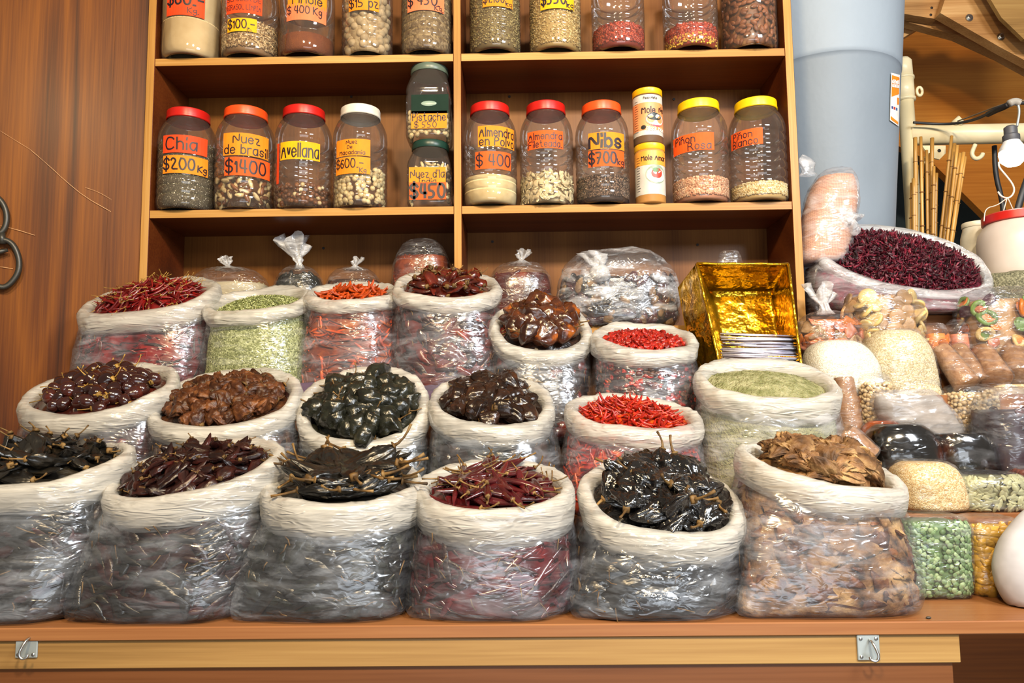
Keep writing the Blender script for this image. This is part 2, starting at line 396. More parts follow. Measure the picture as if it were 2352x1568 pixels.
# ================================================================== SETTING
def struct(name, mb, mats, smooth=False, **k): return tag(mb.obj(name, mats, smooth=smooth, **k), kind='structure')
struct('floor', MB().box(-4, 4, -2.5, 6, -.05, 0), plain('grey_floor', (.18,.16,.15), .5))
DS, DB = 2.29, 2.538            # depth of the shelf unit's front and of its back panel
# left wooden wall, running forward at an angle from the shelf unit
wl0, wl1 = np.array([-1.1945, 2.305, 1.5]), P(-420, 600, 1.98)
d = wl1 - wl0; d[2] = 0; L = np.linalg.norm(d); d /= L; nrm = np.array([d[1], -d[0], 0.0]); nrm = nrm if nrm[1] < 0 else -nrm
def wallpt(s, z, lift=0): return np.array([wl0[0] + d[0]*s, wl0[1] + d[1]*s, z]) + nrm*lift
def wall_at(px, py, lift=.0):
    """where a line of sight meets the left wall"""
    ray = P(px, py, 1.0) - np.array([0,0,H]); o = np.array([0,0,H])
    t = np.dot(wl0*[1,1,0] + nrm*lift - o*[1,1,0], nrm) / np.dot(ray, nrm); return o + ray*t
mb = MB()
sA = np.linalg.norm((wall_at(252, 400) - wl0)[:2])
for s0, s1, l in ((.0, sA + .0005, .004), (sA + .001, L, 0)):
    a = [wallpt(s0, 0, l), wallpt(s1, 0, l), wallpt(s1, 3.3, l), wallpt(s0, 3.3, l)]
    mb.add(*extrude_poly(a, -nrm*.03), 0)
# pale scratches scored into the varnish
def scratch(pts, w):
    q = smooth_path(np.array(pts, float), 1)
    V = []
    for k, (x, y) in enumerate(q):
        ww = .45 * w * (.3 + .7*abs(math.sin(k*1.7))) ; V += [wall_at(x, y-ww, .0048), wall_at(x, y+ww, .0048)]
    mb.add(V, [(2*i, 2*i+1, 2*i+3, 2*i+2) for i in range(len(q)-1)], 1)
scratch([(68,342),(110,378),(150,415),(195,452),(255,486)], 1.6); scratch([(0,300),(40,325),(68,342)], .8)
scratch([(195,430),(225,440),(256,458)], .9); scratch([(0,518),(35,526),(80,540)], 1.5); scratch([(0,612),(30,617)], 1.5)
scratch([(251.5,270),(253,400),(256,470),(258,560),(259,600)], .7)
struct('wall_left', mb, [MAT['wall'], plain('scratched_varnish', srgb('c89a68'), .6)])
# plywood wall and dark recess at the right, behind the pillar
mb = MB(); mb.add(*extrude_poly([P(*q, 3.9) for q in ((1990,-120),(2600,-120),(2600,640),(2330,560),(2140,372),(1990,300))], (0,.05,0)))
struct('wall_back', mb, MAT['orange_ply'])
struct('wall_far', MB().box(-3, 5, 4.7, 4.8, 0, 4), plain('dim_blue_wall', (.03,.05,.06), .8))

# ================================================================== SHELF UNIT
XL, XR = -1.16706, .85267
z1u, z2u = H + 1.12167, H + .62202       # undersides of the two shelves in view
TH = .026
xm0, xm1 = P(1042.5, 480, DS)[0], P(1060.5, 480, DS)[0]
su = empty('shelf_unit', (0, DB, .55), 'large honey-coloured wooden shelf unit with two columns of shelves behind the sacks', 'shelf')
ZB = H + .262
parts = []
for x0, x1 in ((XL-.0265, XL), (XR, XR+.0265)):
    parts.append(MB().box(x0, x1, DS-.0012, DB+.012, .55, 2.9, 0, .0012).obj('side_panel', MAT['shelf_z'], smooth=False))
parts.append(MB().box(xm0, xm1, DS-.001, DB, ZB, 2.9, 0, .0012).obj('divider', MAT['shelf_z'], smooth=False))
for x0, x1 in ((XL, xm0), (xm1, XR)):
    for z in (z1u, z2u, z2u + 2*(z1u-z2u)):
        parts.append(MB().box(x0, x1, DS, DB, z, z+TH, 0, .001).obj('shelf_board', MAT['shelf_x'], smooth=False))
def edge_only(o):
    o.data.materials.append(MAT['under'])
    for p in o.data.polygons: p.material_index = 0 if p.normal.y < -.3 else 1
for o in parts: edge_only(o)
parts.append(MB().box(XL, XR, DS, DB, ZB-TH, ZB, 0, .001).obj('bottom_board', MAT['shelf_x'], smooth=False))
mb = MB().box(XL, XR, DB, DB+.012, .55, 2.9)
for px, py in ((1170,222),(1548,228),(807,222),(1131,555),(1602,562),(743,570)):
    c = P(px, py, DB-.001); V, F = lathe([(.0001,0),(.0045,.0),(.0045,.002),(.0001,.002)], 10); V = V[:, [0,2,1]]*[1,-1,1] + c; mb.add(V, F, 1)
parts.append(mb.obj('back_panel', [MAT['ply'], MAT['dark']], smooth=False))
for p in parts: under(p, su)

# ================================================================== COUNTER AND STEPS
ZC = H - .388
cn = empty('counter', (0, 1.5, 0), 'long wooden counter with orange-brown top carrying the front row of sacks', 'counter')
under(MB().box(-1.75, 1.75, 1.415, 2.0, ZC-.024, ZC, 0, .002).obj('countertop', MAT['counter'], smooth=False), cn)
xr1 = P(2203, 1490, 1.425)[0]; xr2 = P(2187, 1540, 1.43)[0]
under(MB().box(-1.75, xr1, 1.421, 1.448, ZC-.0755, ZC-.0245, 0, .0015).obj('front_rail', MAT['rail'], smooth=False), cn)
under(MB().box(-1.75, xr2, 1.428, 1.452, .0, ZC-.0757).obj('front_panel', MAT['panel'], smooth=False), cn)
under(MB().box(xr1, 1.75, 1.75, 1.77, 0, ZC-.0246).obj('recess_panel', MAT['ply_x'], smooth=False), cn)
for px, py, fl in ((62, 1481, -1), (1994, 1486, 1)):
    c = P(px, py, 1.4195); hw, hh = .0205, .0225
    pl = MB().box(c[0]-hw, c[0]+hw, 1.4172, 1.4212, c[2]-hh, c[2]+hh, 0, .0012).obj('hook_plate', MAT['zinc'], smooth=False); under(pl, cn)
    pl['label'] = 'zinc hook plate screwed to the pale front rail'
    for sx in (-1, 1):
        for sz in (-1, 1):
            if (sx*fl, sz) == (1, -1) and fl > 0: continue
            V, F = lathe([(.0001,0),(.0035,0),(.0030,.0015),(.0001,.0018)], 10); V = V[:, [0,2,1]]*[1,-1,1] + [c[0]+sx*.014, 1.4172, c[2]+sz*.016]
            o = MB().add(V, F).obj('screw', MAT['screw']); o.parent = pl; o.matrix_parent_inverse = Matrix.Identity(4)
    c = c + [.009 if fl < 0 else 0, 0, 0]
    pts = [(c[0]+.002*fl, 1.418, c[2]+.014), (c[0]+.002*fl, 1.406, c[2]+.013), (c[0]+.006*fl, 1.398, c[2]), (c[0]+.009*fl, 1.397, c[2]-.010), (c[0]+.004*fl, 1.398, c[2]-.019), (c[0]-.005*fl, 1.400, c[2]-.016), (c[0]-.006*fl, 1.401, c[2]-.011)]
    o = MB().add(*tube(smooth_path(pts), .0024)).obj('hook', MAT['screw']); o.parent = pl; o.matrix_parent_inverse = Matrix.Identity(4)
Z1, Z2, Z3, Z4, Z5 = H-.234, H-.088, H+.035, H+.165, H+.285
def step(x0, x1, y0, y1, z, zb, label):
    o = MB().box(x0, x1, y0, y1, zb+.0005, z, 0, .003).obj('display_step', MAT['counter'], smooth=False)
    return tag(o, label, 'step')
step(-1.30, 1.75, 1.70, 1.985, Z1, ZC, 'lowest wooden display step under the second row of sacks')
step(-1.17, 1.75, 1.985, 2.288, Z2, ZC, 'middle wooden display step between the second and third rows of sacks')
step(-1.17, 1.75, 2.035, 2.287, Z3, Z2, 'upper wooden display step under the row of sacks nearest the shelf unit')
step(XR+.04, 1.75, 2.17, 2.288, Z4, Z3, 'short wooden step under the bags of dried fruit beside the shelf unit')
step(XR+.04, 1.75, 2.2885, 2.62, Z5, Z3-.3, 'highest wooden step under the big bag of hibiscus flowers')

# ================================================================== CHILE SHAPES
PROF = {
 'long': lambda s: (np.clip(s+.02,0,1)**.4) * (np.clip(1.02-s,0,1)**.75) * 1.35,
 'round': lambda s: np.sqrt(np.clip(1-(2*s-1)**2, 0, 1))**.85,
 'bell': lambda s: np.clip(s*7,0,1)**.5 * (1-.15*s) * np.clip((1-s)*2.6,0,1)**.55,
 'pod': lambda s: np.clip(s*5+.02,0,1)**.6 * (1-.55*s) * np.clip((1-s)*4,0,1)**.6,
 'bag': lambda s: np.clip(s*3.2,0,1)**.7 * np.clip((1-s)*2.2,0,1)**.6,
}
def pod(L, R, prof='pod', flat=1., wr=.15, wf=2.0, bend=0., nu=14, nv=12, seed=0, fine=0., twist=0.):
    t = np.linspace(0, 1, nv); a = np.linspace(0, 2*math.pi, nu, endpoint=False)
    s = .5 - .5*np.cos(math.pi*t)
    r = R * PROF[prof](s); r[0] = max(r[0], R*.04); r[-1] = R*.02
    A, Sg = np.meshgrid(a, s)
    p = np.stack([np.cos(A)*wf, np.sin(A)*wf, Sg*L/R*.35], -1)
    k = 1 + wr*ridge(p, seed) + fine*fbm(p*3.1 + [0,0,Sg.max()*3], seed+9) + (fine*.55*ridge(p*5.3, seed+21) if nu > 26 else 0)
    if fine: k = k + fine*.8*ridge(np.stack([np.cos(A)*wf*1.5, np.sin(A)*wf*1.5, Sg*L/R*1.6], -1), seed+3)
    rr = r[:, None]*k
    x = (Sg-.5)*L; y = rr*np.cos(A); z = rr*np.sin(A)*flat
    if twist:
        q = twist*(Sg-.5); y, z = y*np.cos(q)-z*np.sin(q), y*np.sin(q)+z*np.cos(q)
    sw = vnoise(np.stack([Sg*2.2, Sg*0+seed, Sg*0], -1), seed)*R*.5
    z = z + bend*L*((2*(Sg-.5))**2 - .3) + sw*.6; y = y + vnoise(np.stack([Sg*1.7, Sg*0+seed*3., Sg*0+4], -1), seed)*R*.6
    return np.stack([x, y, z], -1).reshape(-1, 3), gridF(nu, nv) + caps(nu, nv)
def stem_geo(L, R, bend, sl, sr, seed=0, cal=1.0):
    """stalk and calyx at the fat end (x = -L/2)"""
    r = np.random.default_rng(seed); n = 5
    z0 = bend*L*.7
    b = r.normal(0, .35, 2)
    pts = [(-L/2 - sl*k/(n-1) + .002, b[0]*sl*(k/(n-1))**2, z0 + b[1]*sl*(k/(n-1))**2 + sl*.35*(k/(n-1))**2) for k in range(n)]
    V, F = tube(pts, [sr*1.1, sr*.8, sr*.65, sr*.65, sr*.9], 6)
    m = MB().add(V, F)
    a = np.linspace(0, 2*math.pi, 8, endpoint=False)
    c0 = np.array([-L/2, 0, z0]); rc = min(R*.36, .0075)*cal
    ring = [np.stack([np.full(8, x), k*rc*np.cos(a)*(1+.25*(np.arange(8)%2)), z0 + k*rc*np.sin(a)*(1+.25*(np.arange(8)%2))], 1) for x, k in ((-L/2-.3*rc, .35), (-L/2-.1*rc, .8), (-L/2+.35*rc, 1.1))]
    m.add(np.concatenate(ring), gridF(8, 3) + caps(8, 3)); return m
CH = {}
def kind(key, L, R, prof, mat, n=4, stem=None, noun='dried_chile', cat='chile', **kw):
    CH[key] = dict(L=L, R=R, prof=prof, mat=mat, stem=stem, n=n, noun=noun, cat=cat, kw=kw, meshes=[])
    for i in range(n):
        k = dict(kw); b = k.pop('bend', 0); bb = b*(.5 + random.random())*(1 if random.random() < .7 else -1)
        V, F = pod(L*(.85+.3*random.random()), R*(.88+.24*random.random()), prof, bend=bb, seed=i*7+len(CH)*13, **k)
        me = MB().add(V, F).mesh(noun, mat); Lx = V[:, 0].max()*2
        sm = stem_geo(Lx, R, bb, *stem, seed=i+50).mesh('stem', MAT['stem_pale' if key in ('casc','arbol') else 'stem']) if stem else None
        CH[key]['meshes'].append((me, sm, (V, F)))
def lowpod(key, n=3, nu=7, nv=6):
    c = CH[key]
    if 'low' not in c:
        k = dict(c['kw']); b = k.pop('bend', 0); k.update(nu=nu, nv=nv)
        c['low'] = [pod(c['L'], c['R'], c['prof'], bend=b*random.uniform(.3,1.4), seed=i*5+3, **k) for i in range(n)]
    return c['low']
M_ = MAT
M_['c_arbol'] = organic('deep_red_chile_skin', [(.3, srgb('3a0608')), (.55, srgb('7a1210')), (.8, srgb('a8241a'))], 25, .28, .6, .3, .001, rand=.4)
M_['c_red'] = organic('bright_red_chile_skin', [(.3, srgb('6c0e06')), (.5, srgb('a81e0f')), (.66, srgb('d25a1c'))], 45, .3, .6, .3, .001, rand=.3)
M_['c_orange'] = organic('orange_red_chile_skin', [(.3, srgb('7a2606')), (.55, srgb('b8460f')), (.8, srgb('d87e24'))], 30, .4, .5, .3, .001, rand=.3)
M_['c_casc'] = organic('glossy_brown_chile_skin', [(.3, srgb('1c0a08')), (.6, srgb('38140e')), (.85, srgb('6a2412'))], 14, .16, .6, .2, .001, rand=.45, coat=.6)
M_['c_chipo'] = organic('wrinkled_red_brown_skin', [(.25, srgb('24100a')), (.52, srgb('4e2a12')), (.75, srgb('80502a'))], 45, .45, .4, .9, .004, 70, rand=.42)
M_['c_black'] = organic('glossy_black_green_skin', [(.3, srgb('0c0c09')), (.6, srgb('23241a')), (.85, srgb('45402a'))], 30, .28, .5, .7, .004, 60, rand=.3, coat=.15)
M_['c_mulato'] = organic('dark_brown_glossy_skin', [(.3, srgb('0f0806')), (.6, srgb('2a180e')), (.85, srgb('5c3218'))], 30, .27, .5, .7, .004, 60, rand=.4, coat=.15)
M_['c_pasilla'] = organic('matt_black_wrinkled_skin', [(.3, srgb('0a0908')), (.6, srgb('1e1a14')), (.85, srgb('3c3424'))], 35, .30, .7, 1., .006, 42, rand=.25, stretch=(.35,1,1))
M_['c_morita'] = organic('dark_maroon_wrinkled_skin', [(.3, srgb('120806')), (.6, srgb('30120e')), (.85, srgb('5c2018'))], 30, .34, .5, .9, .004, 60, rand=.45, stretch=(.4,1,1))
M_['c_ancho'] = organic('crinkled_black_shiny_skin', [(.3, srgb('060505')), (.6, srgb('141110')), (.85, srgb('2a2320'))], 25, .17, .8, 1., .007, 45, rand=.2, coat=.7)
M_['c_guajillo'] = organic('smooth_dark_red_skin', [(.3, srgb('2a0a0c')), (.6, srgb('551418')), (.85, srgb('8c2016'))], 18, .22, .6, .4, .003, 40, rand=.4, coat=.4)
M_['c_anch2'] = organic('dark_red_translucent_skin', [(.3, srgb('2e0c06')), (.6, srgb('5e1a0c')), (.85, srgb('a8481a'))], 20, .26, .6, .6, .004, 45, rand=.4, coat=.3)
M_['c_big'] = organic('mottled_brown_glossy_skin', [(.3, srgb('26100a')), (.55, srgb('4a2410')), (.66, srgb('8c4814')), (.8, srgb('cc7a20'))], 26, .26, .6, .5, .003, 60, rand=.4, coat=.25)
M_['c_meco'] = organic('tan_leathery_skin', [(.32, srgb('2a1a0e')), (.48, srgb('745232')), (.72, srgb('b39060'))], 22, .6, .3, 1., .005, 70, rand=.25)
M_['c_rust'] = organic('rust_brown_chile_skin', [(.3, srgb('40160a')), (.55, srgb('7a3212')), (.8, srgb('a4561e'))], 30, .4, .5, .4, .002, rand=.12)
kind('arbol', .062, .0060, 'long', M_['c_arbol'], 5, (.022, .0011), bend=.16, nu=8, nv=10, wr=.12, noun='thin_red_chile')
kind('red', .045, .0050, 'long', M_['c_red'], 5, None, bend=.14, nu=8, nv=9, wr=.15, noun='small_red_chile')
kind('orange', .046, .0062, 'long', M_['c_orange'], 4, None, bend=.12, nu=8, nv=8, wr=.2, noun='small_orange_chile')
kind('casc', .034, .0175, 'round', M_['c_casc'], 4, (.030, .0017), nu=16, nv=12, wr=.04, wf=1.0, noun='round_chile')
kind('chipo', .050, .017, 'bag', M_['c_chipo'], 6, (.018, .0010), nu=32, nv=30, wr=.34, wf=2.8, flat=.65, fine=.36, bend=.12, twist=1.0, noun='smoked_chile')
kind('black', .050, .026, 'bell', M_['c_black'], 6, (.032, .0022), nu=30, nv=26, wr=.26, wf=1.7, flat=.78, fine=.20, bend=.06, noun='black_round_chile')
kind('mulato', .058, .026, 'bell', M_['c_mulato'], 6, (.030, .0020), nu=32, nv=28, wr=.34, wf=1.8, flat=.62, fine=.26, bend=.10, twist=.6, noun='broad_chile')
kind('pasilla', .115, .016, 'pod', M_['c_pasilla'], 5, (.028, .0022), nu=30, nv=32, wr=.30, wf=2.4, flat=.55, fine=.24, bend=.08, twist=.8, noun='black_wrinkled_chile')
kind('morita', .085, .0115, 'pod', M_['c_morita'], 5, (.014, .0016), nu=28, nv=26, wr=.30, wf=2.2, flat=.6, fine=.28, bend=.08, noun='maroon_chile')
kind('mulbig', .20, .028, 'pod', M_['c_pasilla'], 4, (.050, .0036), nu=40, nv=48, wr=.32, wf=2.8, flat=.5, fine=.22, bend=.07, twist=.7, noun='long_black_chile')
kind('guajillo', .115, .0125, 'long', M_['c_guajillo'], 5, (.036, .0022), nu=14, nv=16, wr=.14, wf=1.4, flat=.7, bend=.09, noun='pointed_red_chile')
kind('ancho', .115, .034, 'bag', M_['c_ancho'], 5, (.040, .0038), nu=48, nv=44, wr=.30, wf=2.6, flat=.5, fine=.30, bend=.05, noun='crinkled_chile')
kind('anch2', .080, .019, 'pod', M_['c_anch2'], 5, (.024, .0014), nu=18, nv=14, wr=.34, wf=2.0, flat=.5, fine=.12, bend=.10, noun='crumpled_chile')
kind('bigc', .066, .030, 'bell', M_['c_big'], 6, (.030, .0026), nu=32, nv=28, wr=.26, wf=1.5, flat=.78, fine=.18, bend=.06, noun='bell_shaped_chile')
kind('meco', .092, .0215, 'bag', M_['c_meco'], 6, None, nu=46, nv=44, wr=.42, wf=2.6, flat=.42, fine=.40, bend=.18, twist=1.6, noun='leathery_chile')
M_['c_flake'] = organic('crushed_red_chile', [(.3, srgb('5c0c06')), (.55, srgb('a8241a')), (.8, srgb('d05a2a'))], 60, .3, .5, .4, .002, rand=.4)
kind('flake', .016, .0068, 'bag', M_['c_flake'], 7, None, nu=9, nv=7, wr=.9, wf=1.2, flat=.45, fine=.8, bend=.3, twist=1.5, noun='chile_piece')

def scatter_ring(n):
    k = np.arange(n) + .5; r = np.sqrt(k/n); a = k*2.399963 + random.random()*6; return r*np.cos(a), r*np.sin(a), r
def orient(xd, nd):
    xd = Vector(xd).normalized(); nd = Vector(nd); z = (nd - xd*nd.dot(xd)).normalized(); y = z.cross(xd)
    return Matrix((xd, y, z)).transposed()
PROTO = {}
def put(key, M, label, group, special=None):
    c = CH[key]; i = random.randrange(c['n']); kk = (key, i)
    if kk not in PROTO:
        me, sm, _ = c['meshes'][i]
        o = bpy.data.objects.new(c['noun'], me); COL.objects.link(o)
        if sm:
            s = bpy.data.objects.new('stem', sm); COL.objects.link(s); s.parent = o; KIDS[o.name] = [s]
        o['category'] = c['cat']; o.matrix_basis = M; o['label'] = label; o['group'] = group; PROTO[kk] = o; return o
    return copy_thing(PROTO[kk], M, label, group)

# ================================================================== OPEN SACKS
def stuff(mb, name, mats, label, cat, smooth=True): return tag(mb.obj(name, mats, smooth=smooth), label, cat, kind='stuff')
def sack(key, box, drop, roll, D, zb, bx, ry, label, fill, heap, n, clabel, cgroup, fillcol, hh=.030, fn=170, bn=3.0, fillname='dried_chile_fill', film_m='film', spread=.93, layers=1, tiltamp=.35, inner=True, bulge=.012, cupn=2.2, baseY=None, align=None, flare=.04, cuffm='cuff'):
    x0, y0, x1, y1 = box; s = sc(D); r = math.radians(roll)
    a = (x1-x0)/2*s; Hh = (y1-drop-y0)/2*s
    b = math.sqrt(max(Hh**2 - (a*math.sin(r))**2, (.025)**2))/math.cos(r)
    cy = (y0+y1-drop)/2; Mc = P((x0+x1)/2, cy, D)
    e = math.atan((cy-947)/FPX); rv = ry*1.0
    t = math.asin(min(b/rv, .92)) - e; t = max(.08, min(t, .9))
    ru = a/math.cos(r)*.99 - .016 if abs(r) < .3 else a - .016
    ru = a - .016
    U = np.array([math.cos(r), 0, math.sin(r)]); Vv = np.array([0, math.cos(t), math.sin(t)]); Nn = np.cross(U, Vv); Nn /= np.linalg.norm(Nn)
    seed = int(x0*7+y0) % 997
    by = baseY or D; bc = np.array([P((bx[0]+bx[1])/2, cy, D)[0], by, zb]); bru = (bx[1]-bx[0])/2*s*.97
    nu = 96; th = np.linspace(0, 2*math.pi, nu, endpoint=False)
    def selip(th, n): c, q = np.cos(th), np.sin(th); return np.sign(c)*np.abs(c)**(2/n), np.sign(q)*np.abs(q)**(2/n)
    def mouth(th):
        ex, ey = selip(th, cupn); k = 1 + .035*vnoise(np.stack([np.cos(th)*1.6, np.sin(th)*1.6, th*0], -1), seed)
        return Mc + (ex*k*ru)[:, None]*U + (ey*k*rv)[:, None]*Vv + (.006*vnoise(np.stack([np.cos(th)*2.2, np.sin(th)*2.2, th*0+3], -1), seed))[:, None]*Nn
    def outw(th):
        o = (np.cos(th)/ru)[:, None]*U + (np.sin(th)/rv)[:, None]*Vv; return o/np.linalg.norm(o, axis=1)[:, None]
    up = Nn*.45 + np.array([0,0,1])*.55; up /= np.linalg.norm(up)
    def body(th, tt, off):
        """surface point at angle th, height fraction tt"""
        ex, ey = selip(th, bn); rad = 1.0
        fl = 1 + .07*vnoise(np.stack([np.cos(th)*1.8, np.sin(th)*1.8, th*0+9], -1), seed) + flare*np.exp(-((np.mod(th, 2*math.pi)-3.8)/.22)**2)
        base = bc + np.stack([ex*bru*fl, ey*ry*1.0*fl, 0*ex], -1)
        top = mouth(th) - up*.012
        e1 = np.minimum(1, tt/.07); rr = .90 + .10*np.sqrt(1-(1-e1)**2)
        base = bc + (base - bc)*rr[:, None]
        p = base*(1-tt)[:, None] + top*tt[:, None]
        ctr = bc*(1-tt)[:, None] + Mc*tt[:, None]
        o = p - ctr; o[:, 2] = 0; o /= np.linalg.norm(o, axis=1)[:, None] + 1e-9
        return p + o*(bulge*np.sin(math.pi*np.clip(tt,0,1)**.8) + off)[:, None], o
    root = empty('plastic_sack', (bc[0], bc[1], zb), label, 'sack')
    # film
    nv = 44; TT, A = np.meshgrid(np.linspace(0, 1, nv), th, indexing='ij'); tf, af = TT.ravel(), A.ravel()
    p, o = body(af, tf, af*0)
    q = p*14 + np.stack([p[:,2]*9, p[:,2]*0, -p[:,0]*6], -1)
    w = .0025*ridge(q*[1,1,.6], seed) + .0018*ridge(p@np.array([[.8,0,.6],[0,1,0],[-.6,0,.8]])*[18,30,60] + q*.4, seed+2) + .0035*fbm(p*7, seed+5, 2) + .004
    w *= np.clip(tf*8, .15, 1)
    mb = MB().add(p + o*w[:, None], gridF(nu, nv)); mb.F.append(tuple(range(nu))[::-1]); mb.M.append(0)
    bag = under(mb.obj('bag', MAT[film_m]), root)
    # rolled rim
    prof = [(-.013,-.030),(-.015,-.018),(-.012,-.005),(-.004,.005),(.006,.006),(.014,-.001),(.0175,-.012),(.018,-.40),(.0165,-.7),(.013,-1.0),(.006,-1.02)]
    dr = drop*s; P3 = []
    mo, ow = mouth(th), outw(th)
    hang = 1 + .16*vnoise(np.stack([np.cos(th)*1.3, np.sin(th)*1.3, th*0+7], -1), seed)
    ow2 = ow.copy(); ow2[:, 2] *= .4; ow2 /= np.linalg.norm(ow2, axis=1)[:, None]
    for k, (ro, et) in enumerate(prof):
        et_ = np.where(et < -.2, -1, 0)*0 + (et if et > -.1 else et*dr*hang)
        wv = .0035*ridge(np.stack([np.cos(th)*5, np.sin(th)*5, th*0 + k*.55], -1), seed+1) + .002*vnoise(np.stack([np.cos(th)*16, np.sin(th)*16, th*0+k*1.1], -1), seed+4)
        P3.append(mo + (ow if k < 6 else ow2)*(ro + wv*(1 if k > 3 else .5))[:, None] + up*(et_ + wv*.6)[:, None] if not np.isscalar(et_) else mo + (ow if k < 6 else ow2)*(ro + wv*(1 if k > 3 else .5))[:, None] + up*(et_ + wv*.6)[:, None])
    P3.insert(0, mo + ow*(-.016) - up*.075)
    mb = MB().add(np.concatenate(P3), gridF(nu, len(P3)))
    under(mb.obj('rolled_rim', MAT[cuffm]), root)
    # what fills it, seen through the film (one uncounted mass), domed on top
    mb = MB(); nu2, nv2 = (48 if fill else 180), 16; a2 = np.linspace(0, 2*math.pi, nu2, endpoint=False)
    TT, A = np.meshgrid(np.linspace(.01, .97, nv2), a2, indexing='ij'); p, o = body(A.ravel(), TT.ravel(), A.ravel()*0 - .012)
    p = p + o*(.004*fbm(p*40, seed))[:, None]
    rings = [p.reshape(nv2, nu2, 3)]
    ex, ey = np.cos(a2), np.sin(a2)
    def dome(x, y, lift=0):
        """x, y in the unit disc of the mouth"""
        rr = np.sqrt(x*x+y*y); h = hh*(1-rr**2) - .020 + lift
        return Mc + (x*(ru-.016))[..., None]*U + (y*(rv-.014))[..., None]*Vv + np.asarray(h)[..., None]*Nn
    for k in np.linspace(1, .02, 9 if fill else 60): rings.append((dome(ex*k, ey*k) + (.0025*fbm(np.stack([ex*k*5, ey*k*5, ex*0], -1), seed))[:, None]*Nn)[None])
    V = np.concatenate(rings).reshape(-1, 3); nr = len(V)//nu2
    if fill is None: V = V + (.0022*fbm(V*110, seed, 2) + .0022*fbm(V*45, seed+2, 2))[:, None]*Nn*(np.arange(len(V)) >= nu2*nv2)[:, None]
    mb.add(V, gridF(nu2, nr) + caps(nu2, nr), 0)
    if fill in CH:
        low = lowpod(fill); R = CH[fill]['R']; flat = CH[fill]['kw'].get('flat', 1)
        for li, (LV, LF) in enumerate(low):
            m = fn//len(low); tt = rng.uniform(.06, .93, m); aa = math.pi*1.5 + rng.uniform(-1.95, 1.95, m); hgt = Mc[2] - zb
            g = rng.normal(0, .8, m); k_ = rng.uniform(.8, 1.15, m)
            x_, y_, z_ = (LV[None, :, c_]*k_[:, None] for c_ in range(3))
            du = x_*np.cos(g)[:, None] - y_*np.sin(g)[:, None]; dv = x_*np.sin(g)[:, None] + y_*np.cos(g)[:, None]
            th_ = (aa[:, None] + du/((ru+rv)/2)).ravel(); t_ = np.clip(tt[:, None] + dv/hgt, .03, .985).ravel()
            of = (-.003 - rng.uniform(0, .006, m)[:, None] - (z_.max(axis=1, keepdims=True) - z_)).ravel()
            pp, _ = body(th_, t_, of); pp = pp.reshape(m, -1, 3)
            mb.addA(pp, np.array([f for f in LF if len(f) == 4]), rng.integers(1, len(fillcol), m) if len(fillcol) > 1 else 0)
        if CH[fill]['stem'] is not None or True:
            m = 26; tt = rng.uniform(.05, .92, m); aa = math.pi*1.5 + rng.uniform(-1.6, 1.6, m); p, o = body(aa, tt, aa*0-.004)
            if CH[fill]['stem']:
                for k in range(m):
                    tdir = np.cross(o[k], [0,0,1.]); g = random.uniform(0, 6.28); x = tdir*math.cos(g) + np.array([0,0,1])*math.sin(g); y = np.cross(o[k], x); l = random.uniform(.008,.018)
                    mb.add(*tube([p[k]-x*l, p[k]+y*.004*random.uniform(-1,1), p[k]+x*l], .0013, 5), len(fillcol))
    stuff(mb, fillname, list(fillcol) + [MAT['stem']], clabel.replace('@', 'packed inside ' + label_short(label)), CH[heap]['cat'] if heap in CH else 'spice')
    # counted pieces lying on top
    if heap in CH:
        for ly in range(layers):
            m = n//layers; X, Y, Rr = scatter_ring(m)
            for k in range(m):
                j = random.gauss(0, .03); x, y = X[k]*spread + j, Y[k]*spread + random.gauss(0, .03)
                R = CH[heap]['R']; fl = CH[heap]['kw'].get('flat', 1)
                g = random.uniform(0, 6.283) if align is None else random.choice((0, math.pi)) + random.gauss(.15, align)
                hl = CH[heap]['L']*.56; dx, dy = math.cos(g)*hl/(ru-.016), math.sin(g)*hl/(rv-.014); dl = math.hypot(dx, dy) + 1e-9
                for _ in range(3):      # keep both ends inside the mouth of the sack
                    for s_ in (1, -1):
                        ex_, ey_ = x + dx*s_, y + dy*s_; er = math.hypot(ex_, ey_)
                        if er > 1.02: x -= s_*dx/dl*(er-1.02)*.8 + ex_/er*(er-1.02)*.2; y -= s_*dy/dl*(er-1.02)*.8 + ey_/er*(er-1.02)*.2
                p = dome(np.array(x), np.array(y), R*fl*.55 + random.random()*min(R*.9, .013) + ly*R*fl*1.1*(1-Rr[k]*.6))
                nd = Nn + .9*hh/ru*(x*U + y*Vv)
                xd = U*math.cos(g) + Vv*math.sin(g); xd = xd - nd*np.dot(xd, nd)/np.dot(nd, nd); xd = xd + nd*random.gauss(0, tiltamp)
                inw = -(x*U + y*Vv)
                nd2 = nd + np.array([random.gauss(0,.25), random.gauss(0,.25), random.gauss(0,.25)])
                Mt = orient(xd, nd2).to_4x4(); Mt.translation = Vector(p)
                Mt = Mt @ Matrix.Scale(random.uniform(.85, 1.15), 4)
                put(heap, Mt, clabel.replace('@', 'heaped in ' + label_short(label)), cgroup)
    return dict(Mc=Mc, U=U, V=Vv, N=Nn, ru=ru, rv=rv, dome=dome, root=root)
def label_short(l): return SHORT[l]
SHORT = {}
def lab(l, s): SHORT[l] = s; return l

SK = {}
